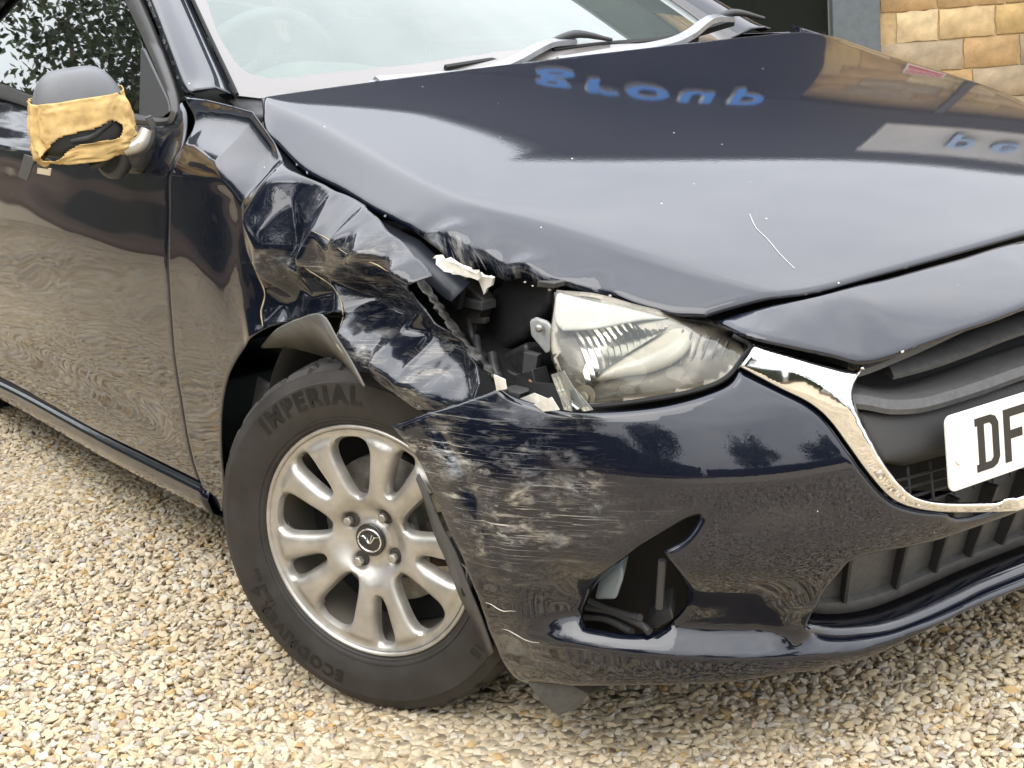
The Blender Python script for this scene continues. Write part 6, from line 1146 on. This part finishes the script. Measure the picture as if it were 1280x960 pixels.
for y in (-.36, .36):
    st = empty('seat'); st.parent = car
    box('cushion', (-1.95, y - .25, .35), (-1.42, y + .25, .52), M_SEAT, st, .05); prism('backrest', [(-1.92, y - .24, .5), (-1.80, y - .24, .5), (-2.0, y - .2, 1.12), (-2.10, y - .2, 1.12)], (0, .44, 0), M_SEAT, st, .04); box('headrest', (-2.12, y - .13, 1.16), (-2.02, y + .13, 1.36), M_SEAT, st, .04)
box('cabin_floor', (-3.1, -.68, .205), (-.5, .68, .26), M_DARK, car, .01); box('rear_bench', (-3.0, -.6, .3), (-2.6, .6, 1.0), M_SEAT, car, .05)
tube('interior_mirror', [(-1.30, -.10, 1.33), (-1.30, .10, 1.33)], [.03, .03], M_PLASTIC, car, 10, False)

# ---- door mirror wrapped in masking paper
mir_ = empty('door_mirror'); mir_.parent = car; mir_['label'] = 'broken door mirror wrapped in torn brown masking paper'
MC = np.array([-.785, -.925, 1.008])
# local axes: a along the housing (outboard), b up, c towards the front
A_ = np.array([-.25, -.97, -.06]); A_ /= np.linalg.norm(A_); C_ = np.array([.93, -.30, -.10]); C_ -= A_ * (C_ @ A_); C_ /= np.linalg.norm(C_); B_ = np.cross(C_, A_); B_ = B_ if B_[2] > 0 else -B_
def shell(name, m, a_r, b_r, c_r, v0, v1, nu, nv, grow=0, wr=0, hole=None, thick=.002, seed=0, hang=0):
    V = []; F = []
    for j in range(nv):
        v = v0 + (v1 - v0) * j / (nv - 1)
        for i in range(nu):
            u = 2 * math.pi * i / nu; pw = lambda t, e: math.copysign(abs(t) ** e, t)
            ca, sa = pw(math.cos(u), .6), pw(math.sin(u), .6); cv, sv = pw(math.cos(v), .42), pw(math.sin(v), .75)
            taper = 1 - .22 * math.sin(v) * (math.cos(u) < 2)
            w = wr * (.7 * fbm((u * 1.3, v * 2.4, seed), 1.0, 2) + .9 * (abs(math.sin(u * 5.0 + v * 3.5 + 2 * fbm((u, v * 2, seed + 3), 1, 2))) - .5) * (.5 + .5 * math.sin(u * 2.1 + 1)) - .5 * abs(fbm((u * 4 + v * 2, v * 7, seed + 7), 1, 2))) if wr else 0
            g = 1 + grow
            sag = hang * max(0, -sv) * (.6 + .4 * fbm((u * 1.2, seed, 0), 1, 2))
            V.append(MC + A_ * (a_r * g + w) * ca * cv * taper + B_ * ((b_r * g + w) * sv - sag) + C_ * (c_r * g + w) * sa * cv * taper)
    for j in range(nv - 1):
        for i in range(nu):
            u = 2 * math.pi * (i + .5) / nu; v = v0 + (v1 - v0) * (j + .5) / (nv - 1)
            if hole and hole(u, v): continue
            F.append((j * nu + i, j * nu + (i + 1) % nu, (j + 1) * nu + (i + 1) % nu, (j + 1) * nu + i))
    o = mesh(name, V, F, m, mir_, sharp=None)
    if thick: s = o.modifiers.new('t', 'SOLIDIFY'); s.thickness = thick; s.offset = -1
    return o
shell('housing', mat('housing_dark', (.02, .02, .02), .5), .088, .080, .056, -1.5, .35, 40, 20, -.05)
cap = shell('cap', grain(mat('primer_cap', (.13, .134, .14), .5, 0, .0), 20, .1, .03), .090, .086, .060, .22, 1.5707, 48, 18)
pp = shell('masking_paper', M_PAPER, .092, .085, .062, -1.05, .30, 120, 48, .03, .0085, lambda u, v: ((u - 1.35) / .85) ** 2 + ((v + .42 - .30 * (u - 1.35) - .05 * math.sin(u * 5)) / (.20 + .05 * math.sin(u * 7))) ** 2 < 1, .001, 3, .008)
tube('pivot', [MC + A_ * -.05 + B_ * -.05, MC + A_ * -.10 + B_ * -.09 + C_ * .01, (-.80, -.835, .925)], [.035, .04, .045], M_PLASTIC, mir_, 14)
disc('base_cover', (-.79, -.855, .925), (.3, -1, .1), .052, M_PLASTIC, mir_, .03, 20)
lensp = MC + A_ * -.085 + B_ * -.055 + C_ * .045
tube('indicator', [lensp + A_ * .02 + B_ * -.02, lensp + A_ * -.012 + B_ * -.012 + C_ * .004, lensp + A_ * -.03 + B_ * .012], [.012, .016, .012], mat('indicator_lens', (.45, .42, .36), .15, .3, .6), mir_, 10)
tube('indicator_frame', [lensp + A_ * .012 + B_ * -.03, lensp + A_ * -.022 + B_ * -.024, lensp + A_ * -.042 + B_ * .008, lensp + A_ * -.036 + B_ * .036], .007, M_GREYPL, mir_, 8)
rods = [(MC + A_ * .03 + B_ * -.04 + C_ * .05, MC + A_ * -.05 + B_ * -.015 + C_ * .052), (MC + A_ * .05 + B_ * -.06 + C_ * .03, MC + A_ * -.02 + B_ * -.075 + C_ * .04), (MC + A_ * .0 + B_ * -.10 + C_ * .02, MC + A_ * -.06 + B_ * -.06 + C_ * .04)]
for a, b in rods: tube('inner_rod', [a, (a + b) / 2 + (0, 0, -.01), b], .008, M_PLASTIC, mir_, 8)
for k, l in enumerate(POLY['flaps']): prism(('hanging_flap', 'hanging_flap', 'part_sticker')[k], l, (-.006, .004, 0), (M_GREYPL, M_PLASTIC, mat('sticker', (.55, .48, .34), .6))[k], mir_, .001)
# ---- wheels
def wheel(loc, steer, side, detail=True):
    w = empty('wheel', loc); w.parent = car; w.rotation_euler.z = steer if side < 0 else steer + math.pi
    prof = [(.196, .000), (.200, -.002), (.2045, .003), (.208, .0075), (.2105, .0075), (.2135, .0095), (.2142, .0115), (.2165, .0122), (.2172, .0108), (.232, .0165), (.250, .0185), (.2745, .0166), (.2765, .0170), (.2785, .0165), (.2795, .0145), (.286, .0115), (.294, .0055), (.2955, .0050), (.2965, .0025), (.3010, -.003), (.3045, -.010)]
    tread = [(.3062, -.018), (.3072, -.030)]
    n = 60; tr = []
    for k in range(n + 1):
        o = -.012 - k * (.147 / n); r = .3042 + .0055 * (1 - ((o + .0855) / .0735) ** 2)
        groove = any(abs(o - g) < .0045 for g in (-.045, -.070, -.101, -.126)); tr.append((r - (.0075 if groove else 0), o, groove))
    full = [(r, o, True) for r, o in prof] + tr + [(r, -.171 - o, True) for r, o in prof[::-1]]
    seg = 420 if detail else 64; V = []; F = []; m = len(full)
    for k in range(seg):
        t = 2 * math.pi * k / seg; c, s = math.cos(t), math.sin(t)
        for r, o, g in full:
            rr_ = r
            if not g and detail:
                ph_ = (k + (o + .0855) * (220 if abs(o + .0855) > .03 else -140)) % 7.5
                if ph_ < 2.1: rr_ -= .0075
            if detail and -.013 < o < .004 and r > .2955 and (k % 15) < 4: rr_ -= .006
            V.append((rr_ * c, -o, rr_ * s))
    for k in range(seg):
        q = (k + 1) % seg
        for i in range(m - 1): F.append((k * m + i, q * m + i, q * m + i + 1, k * m + i + 1))
    mesh('tyre', V, F, M_RUBBER, w, sharp=32)
    if not detail:
        lathe('rim', [(.0, .0), (.19, .0), (.2, -.004)], M_RIM, w, 48); return w
    # alloy rim: ten spokes in five pairs, cut as openings
    def opening(th, r0, r1, a0, a1, skew=0):
        P = []
        for t in np.linspace(0, 2 * math.pi, 40, endpoint=False):
            u, v = math.cos(t), math.sin(t); u = math.copysign(abs(u) ** .62, u); v = math.copysign(abs(v) ** .62, v)
            r = (r0 + r1) / 2 + (r1 - r0) / 2 * v; a = (a0 + (a1 - a0) * ((v + 1) / 2)) * u; P.append((r * math.cos(th + a), r * math.sin(th + a)))
        return P
    holes = []
    for k in range(5):
        th = math.radians(95 + 72 * k); holes.append(opening(th, .079, .179, .17, .235)); holes.append(opening(th + math.radians(36), .102, .183, .06, .10))
    nuts = [(.050 * math.cos(math.radians(55 + 90 * k)), .050 * math.sin(math.radians(55 + 90 * k))) for k in range(4)]
    nh = [[(x + .0115 * math.cos(t), y + .0115 * math.sin(t)) for t in np.linspace(0, 2 * math.pi, 18, endpoint=False)] for x, y in nuts]
    circ = [(.1945 * math.cos(t), .1945 * math.sin(t)) for t in np.linspace(0, 2 * math.pi, 160, endpoint=False)]
    V2, F2 = fill([circ] + holes + nh, .0048, (.0022, .0045, .0088, .014))
    R = np.hypot(V2[:, 0], V2[:, 1]); dh = np.full(len(V2), 1e9)
    for h_ in holes: dh = np.minimum(dh, seg_dist(V2, h_))
    ds = np.full(len(V2), 1e9)
    for h_ in holes[1::2]: ds = np.minimum(ds, seg_dist(V2, h_))
    dn = np.full(len(V2), 1e9)
    for h_ in nh: dn = np.minimum(dn, seg_dist(V2, h_))
    o = cr([0, .028, .035, .06, .10, .15, .175, .186, .1965, .2005, .2035], [-.010, -.010, -.014, -.013, -.008, -.004, -.004, -.0005, .004, .005, .001], R)
    o = o - .004 * (1 - sst(.045, .075, R)) + win(.045, .085, .172, .190, R) * (.008 * np.clip(dh / .0085, 0, 1) + .004 * np.clip(dh / .022, 0, 1)) - .008 * np.clip(1 - dh / .004, 0, 1) - .0045 * win(.10, .12, .185, .19, R) * np.clip(1 - ds / .014, 0, 1)  - .008 * np.clip(1 - dn / .007, 0, 1) ** 2
    o = o - .004 * sst(.07, .05, R) * 0
    P = np.stack([V2[:, 0], -o, V2[:, 1]], 1); nn = np.cross(P[F2[:, 1]] - P[F2[:, 0]], P[F2[:, 2]] - P[F2[:, 0]]).sum(0)
    if nn[1] > 0: F2 = F2[:, ::-1]
    rim = mesh('rim', P, F2, M_RIM, w, sharp=38); s_ = rim.modifiers.new('depth', 'SOLIDIFY'); s_.thickness = .032; s_.offset = -1; s_.use_even_offset = False
    e_ = rim.modifiers.new('edges', 'EDGE_SPLIT'); e_.split_angle = math.radians(42)
    lathe('rim_flange', [(.190, .010), (.1925, .0025), (.1945, -.0004), (.1965, -.0030), (.1985, -.0056), (.2010, -.0062), (.2030, -.0045), (.2042, -.0015), (.2042, .004)], M_RIM, w, 160, 60)
    lathe('rim_barrel', [(.200, .004), (.186, .012), (.180, .05), (.183, .17)], mat('barrel', (.26, .235, .19), .5, .6), w, 64)
    lathe('brake_disc', [(.04, .055), (.055, .055), (.058, .070), (.128, .070), (.130, .071), (.130, .090), (.05, .09)], M_STEEL, w, 48); lathe('brake_hub', [(.0, .045), (.05, .045), (.055, .06)], M_RUST, w, 32); lathe('backplate', [(.0, .10), (.178, .10)], M_DARK, w, 32)
    prism('caliper', [(.075, .055, .03), (.145, .055, .05), (.150, .055, -.05), (.078, .055, -.06)], (0, .06, 0), M_RUST, w, .012)
    for x, y in nuts:
        N_ = prism('wheel_nut', [(x + .0085 * math.cos(t), .016, y + .0085 * math.sin(t)) for t in np.linspace(0, 2 * math.pi, 7)[:-1]], (0, -.012, 0), M_STEEL, w, .002)
        disc('nut_seat', (x, .024, y), (0, -1, 0), .0135, mat('nut_well', (.05, .045, .04), .6), w, .004, 18)
    disc('centre_cap', (0, .0115, 0), (0, -1, 0), .0285, mat('cap_black', (.012, .012, .013), .25, coat=.5), w, .005, 40)
    E = [(.0225 * math.cos(t), .0058, .0195 * math.sin(t)) for t in np.linspace(0, 2 * math.pi, 49)]; tube('emblem', E, .0017, M_CHROME, w, 8, False, False)
    for l in ([(-.020, .008), (-.010, .006), (0, -.004), (.010, .006), (.020, .008)], [(-.006, .010), (0, -.004)], [(.006, .010), (0, -.004)]): tube('emblem', [(a, .0055, b) for a, b in l], [.0012, .0018, .0022, .0018, .0012], M_CHROME, w, 6, True)
    # raised sidewall lettering
    pr = np.array(prof)
    def ring_text(s, r0, deg, size, bold, sp=1.12):
        me = text_mesh(s, size, 0, bold, 0, sp); import bmesh
        bm = bmesh.new(); bm.from_mesh(me); bmesh.ops.subdivide_edges(bm, edges=[e for e in bm.edges if e.calc_length() > .008], cuts=2)
        for v in bm.verts:
            a = math.radians(deg) - v.co.x / r0; r = r0 + v.co.y; oo = float(np.interp(r, pr[:, 0], pr[:, 1])) + .0009; v.co = (r * math.cos(a), -oo, r * math.sin(a))
        bmesh.ops.recalc_face_normals(bm, faces=bm.faces); bm.to_mesh(me); bm.free(); link('sidewall_lettering', me, w, M_LETTER)
    ring_text('IMPERIAL', .244, 108, .041, .0022, 1.3); ring_text('ECODRIVER 4', .246, 229, .031, .0013, 1.2); ring_text('185/65 R15', .232, 205, .014, .0003); ring_text('15', .25, 322, .026, .001)
    return w
wheel((0, -.808, .308), .4894, -1); wheel((0, .79, .305), 0, 1, False); wheel((-2.80, -.79, .305), 0, -1, False); wheel((-2.80, .79, .305), 0, 1, False)
